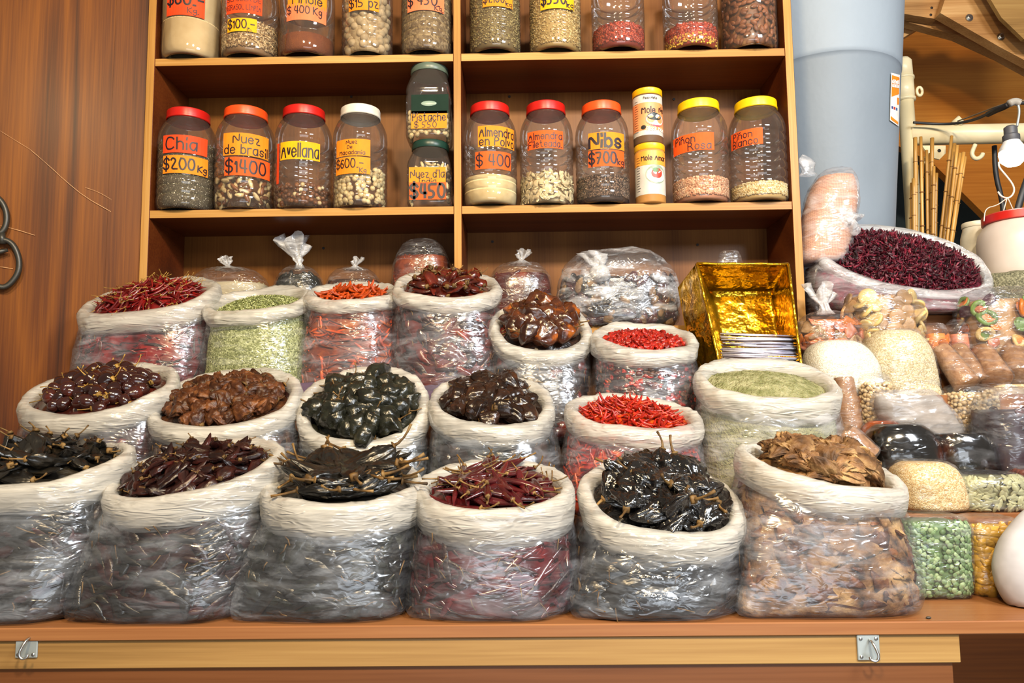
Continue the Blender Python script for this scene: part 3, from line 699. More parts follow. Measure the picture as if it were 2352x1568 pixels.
# front row, on the counter
SK['A1'] = sack('A1', (-110,1018,292,1182), 62, 4, 1.58, ZC, (-130,262), .130, lab('open plastic sack of matt black chiles in the front row, cut by the photo border', 'the front sack by the wood wall'),
    'pasilla', 'pasilla', 50, 'matt black wrinkled dried chile @', 'matt black chiles in the first front sack', [M_['c_pasilla'], M_['c_pasilla'], M_['c_morita']], .05, 150, baseY=1.55, flare=0.07)
SK['A2'] = sack('A2', (252,1012,640,1210), 66, 7, 1.57, ZC, (232,612), .130, lab('open plastic sack of short dark maroon wrinkled chiles, second in the front row', 'the second front sack'),
    'morita', 'morita', 95, 'short dark maroon wrinkled chile @', 'maroon chiles in the second front sack', [M_['c_morita'], M_['c_morita'], M_['c_pasilla']], .042, 190, baseY=1.55, flare=0.14)
SK['A3'] = sack('A3', (612,1062,968,1222), 66, 0, 1.55, ZC, (585,955), .128, lab('open plastic sack of very long flat black chiles with tan stalks, front row', 'the third front sack'),
    'pasilla', 'mulbig', 30, 'very long flat black chile @', 'long black chiles in the third front sack', [M_['c_pasilla'], M_['c_pasilla'], M_['c_black']], .034, 170, spread=.90, tiltamp=.14, align=.75, baseY=1.55, flare=0.14)
SK['A4'] = sack('A4', (957,1062,1310,1248), 76, 0, 1.55, ZC, (935,1312), .128, lab('open plastic sack of smooth pointed dark red chiles, fourth in the front row', 'the fourth front sack'),
    'guajillo', 'guajillo', 56, 'smooth pointed dark red chile @', 'pointed red chiles in the fourth front sack', [M_['c_guajillo'], M_['c_guajillo'], M_['c_morita']], .030, 170, spread=.90, tiltamp=.08, baseY=1.55, flare=0.07)
SK['A5'] = sack('A5', (1335,1062,1697,1288), 64, -4, 1.55, ZC, (1300,1668), .132, lab('open plastic sack of broad crinkled shiny black chiles, fifth in the front row', 'the fifth front sack'),
    'ancho', 'ancho', 26, 'broad crinkled shiny black chile @', 'crinkled black chiles in the fifth front sack', [M_['c_ancho'], M_['c_ancho'], M_['c_pasilla']], .042, 90, spread=.88, tiltamp=.35, baseY=1.55, flare=0.14)
SK['A6'] = sack('A6', (1700,1020,2058,1180), 58, -9, 1.57, ZC, (1645,2058), .132, lab('open plastic sack of tan leathery smoked chiles, last in the front row', 'the last front sack'),
    'meco', 'meco', 46, 'tan leathery curled chile @', 'tan leathery chiles in the last front sack', [M_['c_meco'], M_['c_meco'], M_['c_chipo']], .045, 150, spread=.86, tiltamp=.38, baseY=1.55, flare=0.14)
# second row, on the lowest step
SK['B1'] = sack('B1', (60,838,402,998), 46, 3, 1.84, Z1, (75,372), .125, lab('open plastic sack of round glossy brown chiles, second row by the wood wall', 'the round chile sack by the wood wall'),
    'casc', 'casc', 60, 'round glossy brown chile @', 'round brown chiles by the wood wall', [M_['c_casc'], M_['c_casc'], M_['c_guajillo']], .035, 150, spread=.86)
SK['B2'] = sack('B2', (347,852,688,1022), 42, 2, 1.83, Z1, (375,690), .125, lab('open plastic sack of shrivelled red-brown smoked chiles, second sack of the second row', 'the second sack of the second row'),
    'chipo', 'chipo', 70, 'shrivelled red-brown chile @', 'shrivelled red-brown chiles', [M_['c_chipo'], M_['c_chipo'], M_['c_morita']], .034, 130, spread=.93)
SK['B3'] = sack('B3', (688,848,986,1062), 48, 0, 1.83, Z1, (700,980), .125, lab('open plastic sack of round black-green wrinkled chiles, third sack of the second row', 'the third sack of the second row'),
    'black', 'black', 42, 'round black-green chile @', 'round black-green chiles', [M_['c_black'], M_['c_black'], M_['c_mulato']], .030, 100, spread=.93)
SK['B4'] = sack('B4', (986,866,1272,1022), 46, -3, 1.83, Z1, (995,1290), .125, lab('open plastic sack of broad dark brown glossy chiles, fourth sack of the second row', 'the fourth sack of the second row'),
    'mulato', 'mulato', 34, 'broad dark brown glossy chile @', 'broad dark brown chiles', [M_['c_mulato'], M_['c_mulato'], M_['c_black']], .028, 100, spread=.93)
SK['B5'] = sack('B5', (1298,908,1608,1030), 42, -5, 1.80, Z1, (1285,1600), .120, lab('open plastic sack of small bright red chiles behind the crinkled black ones', 'the bright red chile sack'),
    'red', 'red', 240, 'small bright red dried chile @', 'small bright red chiles', [M_['c_red'], M_['c_red'], M_['c_arbol']], .035, 420, spread=.90, layers=2)
# third row, on the upper step
SK['C1'] = sack('C1', (188,640,500,772), 46, 6, 2.13, Z3, (200,485), .120, lab('open plastic sack of thin deep red chiles, back row by the wood wall', 'the thin red chile sack by the wood wall'),
    'arbol', 'arbol', 190, 'thin curled deep red chile @', 'thin deep red chiles', [M_['c_arbol'], M_['c_arbol'], M_['c_morita']], .050, 320, spread=.90, layers=2, tiltamp=.18)
SK['C3'] = sack('C3', (700,655,918,716), 26, 0, 2.14, Z3, (702,915), .110, lab('open plastic sack of small orange-red chiles in the back row', 'the orange chile sack in the back row'),
    'orange', 'orange', 120, 'small orange-red dried chile @', 'small orange-red chiles', [M_['c_rust'], M_['c_rust'], M_['c_orange'], M_['c_rust']], .022, 330, spread=.9, layers=2)
SK['C4'] = sack('C4', (904,625,1151,717), 30, -2, 2.12, Z3, (912,1148), .115, lab('tall open plastic sack of crumpled dark red chiles in the back row', 'the tall sack of crumpled chiles'),
    'anch2', 'anch2', 48, 'crumpled dark red translucent chile @', 'crumpled dark red chiles', [M_['c_anch2'], M_['c_anch2'], M_['c_morita']], .038, 150, spread=.84)
SK['C5'] = sack('C5', (1125,694,1360,845), 36, -3, 2.06, Z2+.001, (1130,1345), .108, lab('open plastic sack of big mottled brown bell-shaped chiles in the back row', 'the big mottled chile sack'),
    'mulato', 'bigc', 28, 'big mottled brown bell-shaped chile @', 'big mottled brown chiles', [M_['c_mulato'], M_['c_mulato'], M_['c_anch2']], .036, 90, spread=.80)
SK['C6'] = sack('C6', (1357,745,1601,842), 38, -2, 2.03, Z2+.001, (1370,1600), .105, lab('open plastic sack of crushed red chile pieces beside the gold box', 'the crushed chile sack beside the gold box'),
    'flake', 'flake', 260, 'crushed red chile piece @', 'crushed red chile pieces', [M_['c_morita'], M_['c_chipo'], M_['c_anch2'], M_['c_flake']], .020, 520, spread=.9, layers=2)
# herbs and powder
M_['oregano'] = grains('oregano_leaves', [(0, srgb('5e6434')), (.5, srgb('8f9560')), (1, srgb('c2c795'))], 260, .8, .8)
M_['powder'] = organic('green_powder', [(.3, srgb('74754a')), (.52, srgb('96946a')), (.75, srgb('b2ad86'))], 45, .95, .1, 1., .012, 170, rand=0)
SK['C2'] = sack('C2', (471,664,714,748), 30, 3, 2.12, Z3, (480,720), .112, lab('open plastic sack of dried green oregano leaves in the back row', 'the oregano sack'),
    None, None, 0, 'dried green oregano leaves @', None, [M_['oregano']], .026, fillname='dried_oregano', film_m='film_clear')
SK['B6'] = sack('B6', (1598,830,1918,962), 48, -1, 1.86, Z1, (1602,1915), .125, lab('open plastic sack of pale green ground powder in front of the gold box', 'the green powder sack'),
    None, None, 0, 'pale green ground powder @', None, [M_['powder']], .030, fillname='green_powder', film_m='milky_thin')
# loose leaf bits over the oregano
def bits(mb, dome, n, size, m, spread=.97, lift=.001):
    V0, F0 = ICO0; x, y, r = scatter_ring(n); out = []
    for k in range(n):
        p = dome(np.array(x[k]*spread+random.gauss(0,.03)), np.array(y[k]*spread+random.gauss(0,.03)), lift + random.random()*size[2]*2)
        Rm = np.array(Quaternion((random.gauss(0,1), random.gauss(0,.5), random.gauss(0,.5), random.gauss(0,1))).normalized().to_matrix())
        out.append((V0*size*random.uniform(.6,1.3)) @ Rm.T + p)
    mb.addA(np.array(out), np.array(F0), rng.integers(0, m, n)); return mb
ORE = [plain('oregano_leaf_pale', srgb('b4ba82'), .8), plain('oregano_leaf_green', srgb('7c8448'), .8), plain('oregano_leaf_dark', srgb('565c2c'), .8)]
stuff(bits(MB(), SK['C2']['dome'], 1800, np.array([.0042,.0022,.0009]), 3), 'loose_oregano_leaves', ORE, 'loose dried oregano leaves lying over the top of the oregano sack', 'herb')
POW = [M_['powder']]

# ================================================================== JARS
LIDC = {k: plain('lid_'+k, srgb(v), .35, .5) for k, v in dict(red='c01c14', orange='f0501a', white='ddd6c8', yellow='f2c410', green='1c3a30', grey='5c6a5c', yellow2='f0b414').items()}
PROTOM = {}
def pieces(name, label, group, cat, V, F, mat, n, cx, cy, R, z0, z1, size, jit=.3, flat=None, nexp=2.0, deep=.5, child=None, topfill=True):
    """counted pieces lying against the inner wall of a jar and on the top of its fill"""
    me = MB().add(V*size, F).mesh(name, mat); proto = None
    k = 0; m = max(size)
    hh = z1 - z0; per = 2*math.pi*R; ntop = int(n*.28) if topfill else 0
    for q in range(n):
        if q < n - ntop:
            a = math.pi*1.5 + ((q*.7548777)%1 - .5)*3.6 + random.gauss(0,.08); z = z0 + m*.6 + (hh - m*.8)*min(1, max(0, ((q*.5698403 + .3)%1) + random.gauss(0,.03)))
            rr = R - min(size)*1.05 - random.random()*m*deep*.35
            sx = math.cos(a); sy = math.sin(a); kk = (abs(sx)**nexp + abs(sy)**nexp)**(-1/nexp)
            p = (cx + rr*kk*sx, cy + rr*kk*sy, z); nd = Vector((sx, sy, 0))
        else:
            a = random.uniform(0, 6.28); rr = (R - m)*math.sqrt(random.random()); p = (cx + rr*math.cos(a), cy + rr*math.sin(a), z1 - m*.25 + random.random()*m*.3); nd = Vector((0, 0, 1))
        t = nd.cross(Vector((random.gauss(0,1), random.gauss(0,1), random.gauss(0,1)))).normalized()
        nd = (nd + Vector((random.gauss(0,jit), random.gauss(0,jit), random.gauss(0,jit)))).normalized()
        M = orient(t, nd).to_4x4(); M.translation = Vector(p)
        if proto is None:
            proto = bpy.data.objects.new(name, me); COL.objects.link(proto); proto.matrix_basis = M; tag(proto, label, cat, group)
        else: copy_thing(proto, M)
def seeds(n, cx, cy, R, z0, z1, size, nm, nexp=2.0, low=True):
    V0, F0 = ICO0 if low else ICO1; out = []
    for q in range(n):
        a = math.pi*1.5 + random.uniform(-1.9, 1.9); z = z0 + size[0] + (z1 - z0 - size[0])*((q*.7548777+.1)%1); sx, sy = math.cos(a), math.sin(a)
        kk = (abs(sx)**nexp + abs(sy)**nexp)**(-1/nexp); rr = R - min(size) - random.random()*.001
        nd = Vector((sx, sy, 0)); t = nd.cross(Vector((random.gauss(0,1), random.gauss(0,1), random.gauss(0,1)))).normalized()
        out.append((V0*size) @ np.array(orient(t, nd)).T + [cx+rr*kk*sx, cy+rr*kk*sy, z])
    for q in range(n//5):
        a = random.uniform(0, 6.28); rr = (R-size[0])*math.sqrt(random.random()); t = Vector((random.gauss(0,1), random.gauss(0,1), 0)).normalized()
        out.append((V0*size) @ np.array(orient(t, Vector((0,0,1)))).T + [cx+rr*math.cos(a), cy+rr*math.sin(a), z1 + size[2]*.5])
    return np.array(out), np.array(F0), rng.integers(0, nm, len(out))
def fillmesh(cx, cy, R, z0, z1, mat, seed=0, nexp=2.0, dents=0):
    mb = MB(); n = 40
    prof = [(.001, z0+.027), (R*.68, z0+.026), (R*.80, z0+.008), (R*.88, z0+.004), (R*.96, z0+.010), (R, z0+.03)] + [(R, z0+.03+(z1-z0-.03)*k/6) for k in range(1, 7)]
    V, F = lathe(prof, n, (cx, cy, 0), nexp, True, False)
    rings = []
    for k in (.9, .7, .5, .3, .02):
        a = np.linspace(0, 2*math.pi, n, endpoint=False); e = 2/nexp
        x = R*k*np.sign(np.cos(a))*np.abs(np.cos(a))**e; y = R*k*np.sign(np.sin(a))*np.abs(np.sin(a))**e
        rings.append(np.stack([cx+x, cy+y, z1 + .010*(1-k) + .004*fbm(np.stack([x*30, y*30, x*0+seed], 1), seed)], 1))
    V = np.concatenate([V] + rings); nr = len(V)//n
    return mb.add(V, gridF(n, nr) + caps(n, nr))
def place_tag(jar, jc, R, box, paper, lines, rot=0, bold=1, square=False, name='price_tag', mats=None):
    x0, y0, x1, y1 = box; Yf = jc[1] - R; s = sc(Yf)
    c = P((x0+x1)/2, (y0+y1)/2, Yf); du = c[0] - jc[0]
    if square:
        def surf(u, v, l): return (jc[0]+du+u, Yf - l - .0005, c[2]+v)
        w = (x1-x0)*s
    else:
        th0 = math.asin(max(-.95, min(.95, du/R)))
        def e(px):
            return math.asin(max(-.97, min(.97, (P(px, (y0+y1)/2, Yf)[0]-jc[0])/R)))
        w = (e(x1) - e(x0))*R; th0 = (e(x1)+e(x0))/2
        def surf(u, v, l):
            t = th0 + u/R; return (jc[0]+(R+l+.001)*math.sin(t), jc[1]-(R+l+.001)*math.cos(t), c[2]+v)
    mb = label_mesh(w, (y1-y0)*s*1.02, lines, surf, rot, bold)
    o = mb.obj(name, mats or [PAPER[paper], MAT['ink']], smooth=False); under(o, jar)
    return o
def jar(x0, x1, ytop, zs, label, lid, tags, over=.036, ribs=7, hpx=None, smoothneck=False, yoff=0):
    cx = (x0+x1)/2; D = DS - over + (x1-x0)/2*sc(DS); R = (x1-x0)/2*sc(D)*.985
    ybase = 475 if zs < H+.9 else 120
    c = P(cx, ybase, D); X, Y = c[0], D
    Ht = (P(cx, ytop, D)[2] - zs) if ytop is not None else .300
    root = empty('plastic_jar', (X, Y, zs), label, 'jar')
    rb = .0034; hb = Ht - .030; hs = hb*.76
    prof = [(R*.70, .022), (R*.76, .006), (R*.80, .001), (R*.86, .0008), (R*.95, .006), (R*.985, .018), (R, .032)]
    for k in range(ribs):
        z = .032 + (hs-.032)*(k+.5)/ribs; prof += [(R, z-.006), (R-rb, z-.0015), (R-rb, z+.0015), (R, z+.006)]
    prof += [(R, hs), (R*.985, hs+(hb-hs)*.25), (R*.93, hs+(hb-hs)*.5), (R*.83, hs+(hb-hs)*.75), (R*.72, hs+(hb-hs)*.93), (R*.70, hb), (R*.70, hb+.012)]
    V, F = lathe(prof, 56, (X, Y, zs), 2, False, False); mb = MB().add(V, F)
    V, F = lathe([(R*.70, .022), (R*.3, .024), (.0005, .025)], 56, (X, Y, zs), 2, False, True); mb.add(V, F)
    under(mb.obj('jar_body', MAT['pet'], smooth=True), root)
    lr = R*.745; g = []
    pr = [(lr*.97, hb-.001), (lr, hb+.001), (lr, hb+.006), (lr*.985, hb+.007), (lr*.985, Ht-.006), (lr*.97, Ht-.002), (lr*.93, Ht), (lr*.85, Ht), (lr*.83, Ht-.003), (.0005, Ht-.003)]
    V, F = lathe(pr, 90, (X, Y, zs), 2, False, True)
    V[90*3:90*5, 0:2] = (V[90*3:90*5, 0:2] - [X, Y])*(1 - .008*(np.arange(180) % 2))[:, None] + [X, Y]
    mb = MB().add(V, F); V, F = lathe([(lr*.9, hb+.012), (.0005, hb+.012)], 40, (X, Y, zs), 2, False, True); mb.add(V, F)
    lo = under(mb.obj('lid', LIDC[lid], sharp=40), root); lo['label'] = lid.rstrip('2') + ' ridged screw lid'
    for t in tags: place_tag(root, (X, Y), R, *t)
    return dict(X=X, Y=Y, R=R, z=zs, root=root, cx=cx, D=D)
def lvl(j, py): return max(j['z'] + .04, P(j['cx'], py, j['Y']-j['R'])[2])
G_ = {}
def g(name, *a, **k):
    if name not in G_: G_[name] = grains(name, *a, **k)
    return G_[name]
ZS1, ZS2 = z1u + TH + .0005, z2u + TH + .0005
def fill(j, py, mat, label, name, seeds_=None, cat='seeds', size=None, mats=None, hole=0):
    z1 = lvl(j, py); R = j['R']*.965 - hole
    mb = fillmesh(j['X'], j['Y'], R - (.003 if seeds_ else 0), j['z'], z1, mat, int(j['cx']))
    ml = [mat]
    if seeds_:
        V, F, mi = seeds(seeds_, j['X'], j['Y'], R + .001, j['z']+.014, z1, np.array(size), len(mats)); mb.addA(V, F, mi + 1); ml += mats
    return stuff(mb, name, ml, label, cat)
# --- middle shelf
j = jar(360, 494, 262, ZS2, 'red-lidded jar filled with dark chia seed at the left end of the middle shelf', 'red',
    [((373,308,460,351), 'red', [('Chia', .52, .66, .42, 1.0)]), ((373,355,460,398), 'amber', [('$200', .52, .6, .36, 1.2), ('Kg', .35, .34, .86, 1.5)])])
fill(j, 318, g('chia', [(0, srgb('3c382c')), (.55, srgb('57503e')), (.93, srgb('6d6650')), (.97, srgb('e0d8c0'))], 420), 'dark grey chia seed filling the first jar of the middle shelf', 'chia_seed')
j = jar(492, 629, 258, ZS2, 'orange-lidded jar of brazil nuts on the middle shelf', 'orange',
    [((512,303,601,357), 'amber', [('Nuez', .74, .38, .5), ('de brasil', .27, .40)]), ((515,359,602,403), 'orange', [('$1400', .5, .66, .45, 1.1)])])
M_['nut_cream'] = organic('cream_nut', [(.3, srgb('a8824a')), (.5, srgb('e2cf9c')), (.8, srgb('f2e6c4'))], 40, .4, .5, .3, .001, rand=.2)
M_['nut_brown'] = organic('brown_nut', [(.3, srgb('4c2812')), (.55, srgb('7e4c26')), (.8, srgb('c0905a'))], 40, .4, .5, .3, .001, rand=.35)
M_['almond'] = organic('almond_skin', [(.3, srgb('5c3018')), (.6, srgb('8e5530')), (.85, srgb('b07a50'))], 60, .5, .4, .4, .001, rand=.25, stretch=(.2,1,1))
V, F = ICO1
banana = V.copy(); banana[:, 2] += .5*banana[:, 0]**2
zt = lvl(j, 385)
for mt, n in (('nut_cream', 62), ('nut_brown', 44)):
    pieces('brazil_nut', 'shelled brazil nut in the orange-lidded jar marked 1400', 'brazil nuts in the jar', 'nut', banana, F, M_[mt], n, j['X'], j['Y'], j['R']*.965, j['z']+.004, zt, np.array([.017,.0075,.0065]), deep=2)
j = jar(628, 763, 256, ZS2, 'red-lidded jar of hazelnuts with a yellow tag on the middle shelf', 'red', [((642,323,728,366), 'yellow', [('Avellana', .5, .78, .5, .9)])])
tg = place_tag(j['root'], (j['X'], j['Y']), j['R'], (631,323,638,420), 'red', [])
pieces('hazelnut', 'small brown hazelnut in the jar with the yellow tag', 'hazelnuts in the jar', 'nut', V, F, M_['nut_brown'], 120, j['X'], j['Y'], j['R']*.965, j['z']+.004, lvl(j, 418), np.array([.0078,.007,.007]), deep=2)
pieces('hazelnut', 'pale blanched hazelnut in the jar with the yellow tag', 'blanched hazelnuts in the jar', 'nut', V, F, M_['nut_cream'], 14, j['X'], j['Y'], j['R']*.965, j['z']+.004, lvl(j, 418), np.array([.0078,.007,.007]), deep=1)
j = jar(762, 891, 254, ZS2, 'white-lidded jar of macadamia nuts on the middle shelf', 'white',
    [((770,318,848,358), 'amber', [('Nuez', .82, .22, .5, 1.2), ('De', .52, .20, .45, 1.2), ('Macadamia', .2, .24, .5, 1.2)]), ((769,359,848,399), 'amber', [('$600.-', .62, .52, .42), ('Kg', .2, .26, .8, 1.2)])])
pieces('macadamia_nut', 'cream macadamia nut in the white-lidded jar', 'macadamia nuts in the jar', 'nut', V, F, M_['nut_cream'], 200, j['X'], j['Y'], j['R']*.965, j['z']+.004, lvl(j, 380), np.array([.0092,.0086,.0070]), deep=1.5)
# square jars, one on the other
def sqjar(x0, x1, ytop, zs, label, lid, D=None, label2=None):
    D = DS - .01 + (x1-x0)/2*sc(DS); R = (x1-x0)/2*sc(D)*.97; cx = (x0+x1)/2; c = P(cx, 400, D); X, Y = c[0], D
    Ht = P(cx, ytop, D)[2] - zs; root = empty('square_plastic_jar', (X, Y, zs), label, 'jar'); hb = Ht - .024
    prof = [(R*.86, .001, 5), (R*.96, .006, 5), (R, .016, 6), (R, hb*.60, 6), (R*.96, hb*.64, 6), (R, hb*.68, 6), (R*.98, hb*.76, 5), (R*.86, hb*.92, 3), (R*.80, hb, 2), (R*.80, hb+.01, 2)]
    V, F = lathe(prof, 56, (X, Y, zs), 2, True, False); under(MB().add(V, F).obj('jar_body', MAT['pet']), root)
    lr = R*.86; V, F = lathe([(lr*.98, hb), (lr, hb+.002), (lr, Ht-.003), (lr*.96, Ht), (.0005, Ht)], 72, (X, Y, zs), 2, True, True)
    under(MB().add(V, F).obj('lid', LIDC[lid], sharp=40), root)
    return dict(X=X, Y=Y, R=R, z=zs, root=root, cx=cx, D=D, top=zs+Ht)
j1 = sqjar(936, 1041, 333, ZS2, 'green-lidded square jar of cashews under the pistachio jar', 'green')
pieces('cashew_nut', 'pale cashew in the lower square jar', 'cashews in the square jar', 'nut', banana, F, M_['nut_cream'], 60, j1['X'], j1['Y'], j1['R']*.95, j1['z']+.004, lvl(j1, 372), np.array([.012,.0055,.0055]), nexp=6)
place_tag(j1['root'], (j1['X'], j1['Y']), j1['R'], (938,383,1025,425), 'amber', [("Nuez d'la", .62, .42), ('India', .2, .34, .5)], square=True)
place_tag(j1['root'], (j1['X'], j1['Y']), j1['R']+.001, (939,418,1026,459), 'orange', [('$450', .5, .76, .5, 1.6)], square=True)
j2 = sqjar(933, 1041, 160, j1['top']+.001, 'grey-lidded square jar of pistachios stacked on the cashew jar', 'grey')
pieces('pistachio_nut', 'pale pistachio in its shell in the upper square jar', 'pistachios in the square jar', 'nut', V, F, M_['nut_cream'], 120, j2['X'], j2['Y'], j2['R']*.95, j2['z']+.004, lvl(j2, 245), np.array([.0105,.0075,.007]), nexp=6)
place_tag(j2['root'], (j2['X'], j2['Y']), j2['R'], (943,216,1032,262), 'amber', [], square=True, name='picture_label', mats=[plain('dark_green_print', (.012,.03,.02), .7, .1), MAT['ink']])
V2, F2 = lathe([(.0001,0),(.020,0),(.018,.0006),(.0001,.0008)], 16); V2 = V2[:, [0,2,1]]*[1.3,-1,.45]
c = P(985, 238, j2['Y']-j2['R']); o = MB().add(V2 + [c[0], j2['Y']-j2['R']-.002, c[2]], F2).obj('printed_picture', plain('pale_green_print', (.25,.34,.27), .3)); under(o, j2['root'])
place_tag(j2['root'], (j2['X'], j2['Y']), j2['R'], (943,254,1028,296), 'amber', [('Pistache', .66, .44), ('$ 550', .22, .32, .4)], square=True)
# right half of the middle shelf
j = jar(1063, 1191, 248, ZS2, 'red-lidded jar of pale almond powder beside the shelf divider', 'red',
    [((1098,287,1179,337), 'amber', [('Almendra', .70, .42), ('en Polvo', .26, .40)]), ((1092,346,1172,388), 'orange', [('$ 400', .5, .62)])])
fill(j, 398, organic('cream_powder', [(.3, srgb('cbb27e')), (.7, srgb('e4d2a4'))], 20, .8, .2, .2, .001, 200, rand=0), 'pale almond powder in the jar marked 400', 'almond_powder', cat='powder')
j = jar(1193, 1321, 246, ZS2, 'red-lidded jar of pale flaked almonds, second after the divider', 'red', [((1213,298,1293,341), 'orange', [('Almendra', .70, .38), ('Fileteada.', .26, .36)])])
M_['flake_al'] = organic('almond_flake', [(.3, srgb('cbb07a')), (.7, srgb('efe2bc'))], 30, .6, .3, .2, .001, rand=.1)
disc, discF = lathe([(.0001,-.5),(.9,-.5),(1,0),(.9,.5),(.0001,.5)], 10); 
pieces('almond_flake', 'thin pale almond flake in the second jar after the divider', 'almond flakes in the jar', 'nut', disc*[1,.6,1], discF, M_['flake_al'], 290, j['X'], j['Y'], j['R']*.965, j['z']+.004, lvl(j, 390), np.array([.0095,.0095,.0010]), jit=.5, deep=.3)
fill(j, 398, M_['flake_al'], 'mass of almond flakes behind those against the wall of the jar', 'almond_flake_fill', cat='nut', hole=.010)
j = jar(1322, 1450, 246, ZS2, 'orange-lidded jar of cocoa nibs in the middle of the shelf', 'orange',
    [((1353,302,1435,342), 'amber', [('Nibs', .5, .78, .45, 1.5)]), ((1353,343,1435,382), 'orange', [('$700', .52, .66, .38, 1.3), ('kg', .3, .36, .87, 1.4)])])
NB = [plain('nib_a', srgb('5c4434'), .6), plain('nib_b', srgb('8a705a'), .6), plain('nib_c', srgb('38281e'), .6)]
fill(j, 398, NB[2], 'dark broken cocoa nibs in the orange-lidded jar', 'cocoa_nibs', 1500, size=(.0042,.0026,.0018), mats=NB)
# two printed tins
WHITE = plain('printed_label_white', srgb('cdc6ba'), .4)
def tin(x0, x1, ytop, zs, label, base, band, words, blobs):
    D = DS + .03; R = (x1-x0)/2*sc(D)*.97; cx = (x0+x1)/2; c = P(cx, 400, D); X, Y = c[0], D; Ht = P(cx, ytop, D)[2]-zs
    root = empty('mole_paste_jar', (X, Y, zs), label, 'jar'); hb = Ht-.018
    V, F = lathe([(R*.93,.0),(R,.004),(R,hb-.01),(R*.97,hb)], 40, (X, Y, zs)); under(MB().add(V, F).obj('jar_body', base), root)
    V, F = lathe([(R*.985,hb-.002),(R*1.02,hb),(R*1.02,Ht-.002),(R*.98,Ht),(.0005,Ht-.001)], 60, (X, Y, zs)); under(MB().add(V, F).obj('lid', LIDC['yellow2'], sharp=40), root)
    def cyl(a0, a1, z0, z1, l, mat, name):
        n = 26; a = np.linspace(a0, a1, n); V = np.concatenate([np.stack([X+(R+l)*np.sin(a), Y-(R+l)*np.cos(a), np.full(n, z)], 1) for z in (z0, z1)])
        o = MB().add(V, [(i, i+1, n+i+1, n+i) for i in range(n-1)]).obj(name, mat); return under(o, root)
    cyl(-2.9, 2.9, zs+Ht*.13, zs+Ht*.86, .0006, WHITE, 'printed_label')
    cyl(-1.6, 2.0, zs+Ht*band[0], zs+Ht*band[1], .0010, plain('label_band', srgb(band[2]), .4), 'label_band')
    for (u, v, a, b, col, l) in blobs:
        n = 24; t = np.linspace(0, 2*math.pi, n, endpoint=False); V = [(X+(R+l)*math.sin((u+a*math.cos(q))/R), Y-(R+l)*math.cos((u+a*math.cos(q))/R), zs+Ht*v+b*math.sin(q)) for q in t] + [(X+(R+l)*math.sin(u/R), Y-(R+l)*math.cos(u/R), zs+Ht*v)]
        under(MB().add(V, [(i, (i+1)%n, n) for i in range(n)]).obj('printed_dish', plain('dish_print', srgb(col), .4)), root)
    for (t, u, v, h, col) in words:
        st, tw = text_strokes(t); mb = MB(); k = h/6
        for pts in st:
            V2, F2 = ribbon([((x)*k*.85+u, (y-3)*k+zs+Ht*v) for x, y in pts], h*.15)
            mb.add([(X+(R+.0022)*math.sin(a/R), Y-(R+.0022)*math.cos(a/R), b) for a, b in V2], [f[::-1] for f in F2])
        under(mb.obj('lettering', MAT['ink'] if col is None else plain('print_ink', srgb(col), .5), smooth=False), root)
    # small print lines on the side of the label
    mb = MB()
    for q in range(14):
        z = zs+Ht*(.2+.6*q/14); a = np.linspace(-1.15, -.82 - .1*random.random(), 6)
        V = np.concatenate([np.stack([X+(R+.0015)*np.sin(a), Y-(R+.0015)*np.cos(a), np.full(6, z+d)], 1) for d in (0, .0012)]); mb.add(V, [(i, i+1, 7+i, 6+i) for i in range(5)])
    under(mb.obj('small_print', MAT['ink'], smooth=False), root)
    return zs + Ht
zt = tin(1457, 1529, 338, ZS2, 'yellow-lidded printed jar of mole paste at the bottom of its stack of two', plain('mole_paste_light', srgb('c08848'), .4), (.62,.86,'f0a03c'), [('Mole Amar', -.034, .74, .016, None)],
    [(.012,.46,.034,.030,'8c9a84',.0013), (.012,.43,.030,.020,'dedbd0',.0016), (.014,.48,.018,.016,'c8341c',.0018), (.010,.53,.010,.007,'4c7a38',.0020)])
tin(1456, 1527, 213, zt+.001, 'yellow-lidded printed jar of dark mole paste standing on another such jar', plain('mole_paste_dark', srgb('6a5038'), .4), (.22,.72,'f0935c'),
    [('Mole', -.026, .58, .020, None), ('Ne', .030, .60, .018, None), ('Black Mole', -.012, .24, .012, 'f2ede4'), ('Peso Neto', -.020, .80, .008, None)],
    [(.018,.40,.034,.022,'b4485c',.0013), (.018,.41,.031,.019,'dedbd6',.0016), (.014,.46,.024,.012,'28302c',.0018), (-.022,.27,.008,.007,'1c1c1c',.0018)])
j = jar(1545, 1678, 241, ZS2, 'yellow-lidded jar of pink pine nuts, second from the right end of the shelf', 'yellow', [((1555,303,1640,345), 'orange', [('Pi~on', .72, .40, .35), ('Rosa', .28, .42, .68)])])
PK = [plain('pink_nut_a', srgb('dba882'), .5), plain('pink_nut_b', srgb('c88a68'), .5), plain('pink_nut_c', srgb('ecc6a2'), .5)]
fill(j, 402, PK[1], 'pink pine nuts in the yellow-lidded jar', 'pine_nuts', 1300, size=(.0048,.0031,.0031), mats=PK)
j = jar(1678, 1812, 238, ZS2, 'yellow-lidded jar of white pine nuts at the right end of the shelf', 'yellow', [((1677,292,1752,331), 'orange', [('Pi~on', .72, .40, .42), ('Blanco', .27, .42, .48)])])
WN = [plain('pale_nut_a', srgb('e6cf96'), .5), plain('pale_nut_b', srgb('cfae70'), .5), plain('pale_nut_c', srgb('f4e4ba'), .5)]
fill(j, 414, WN[1], 'white pine nuts in the last jar of the shelf', 'pine_nuts', 1200, size=(.0048,.0031,.0031), mats=WN)
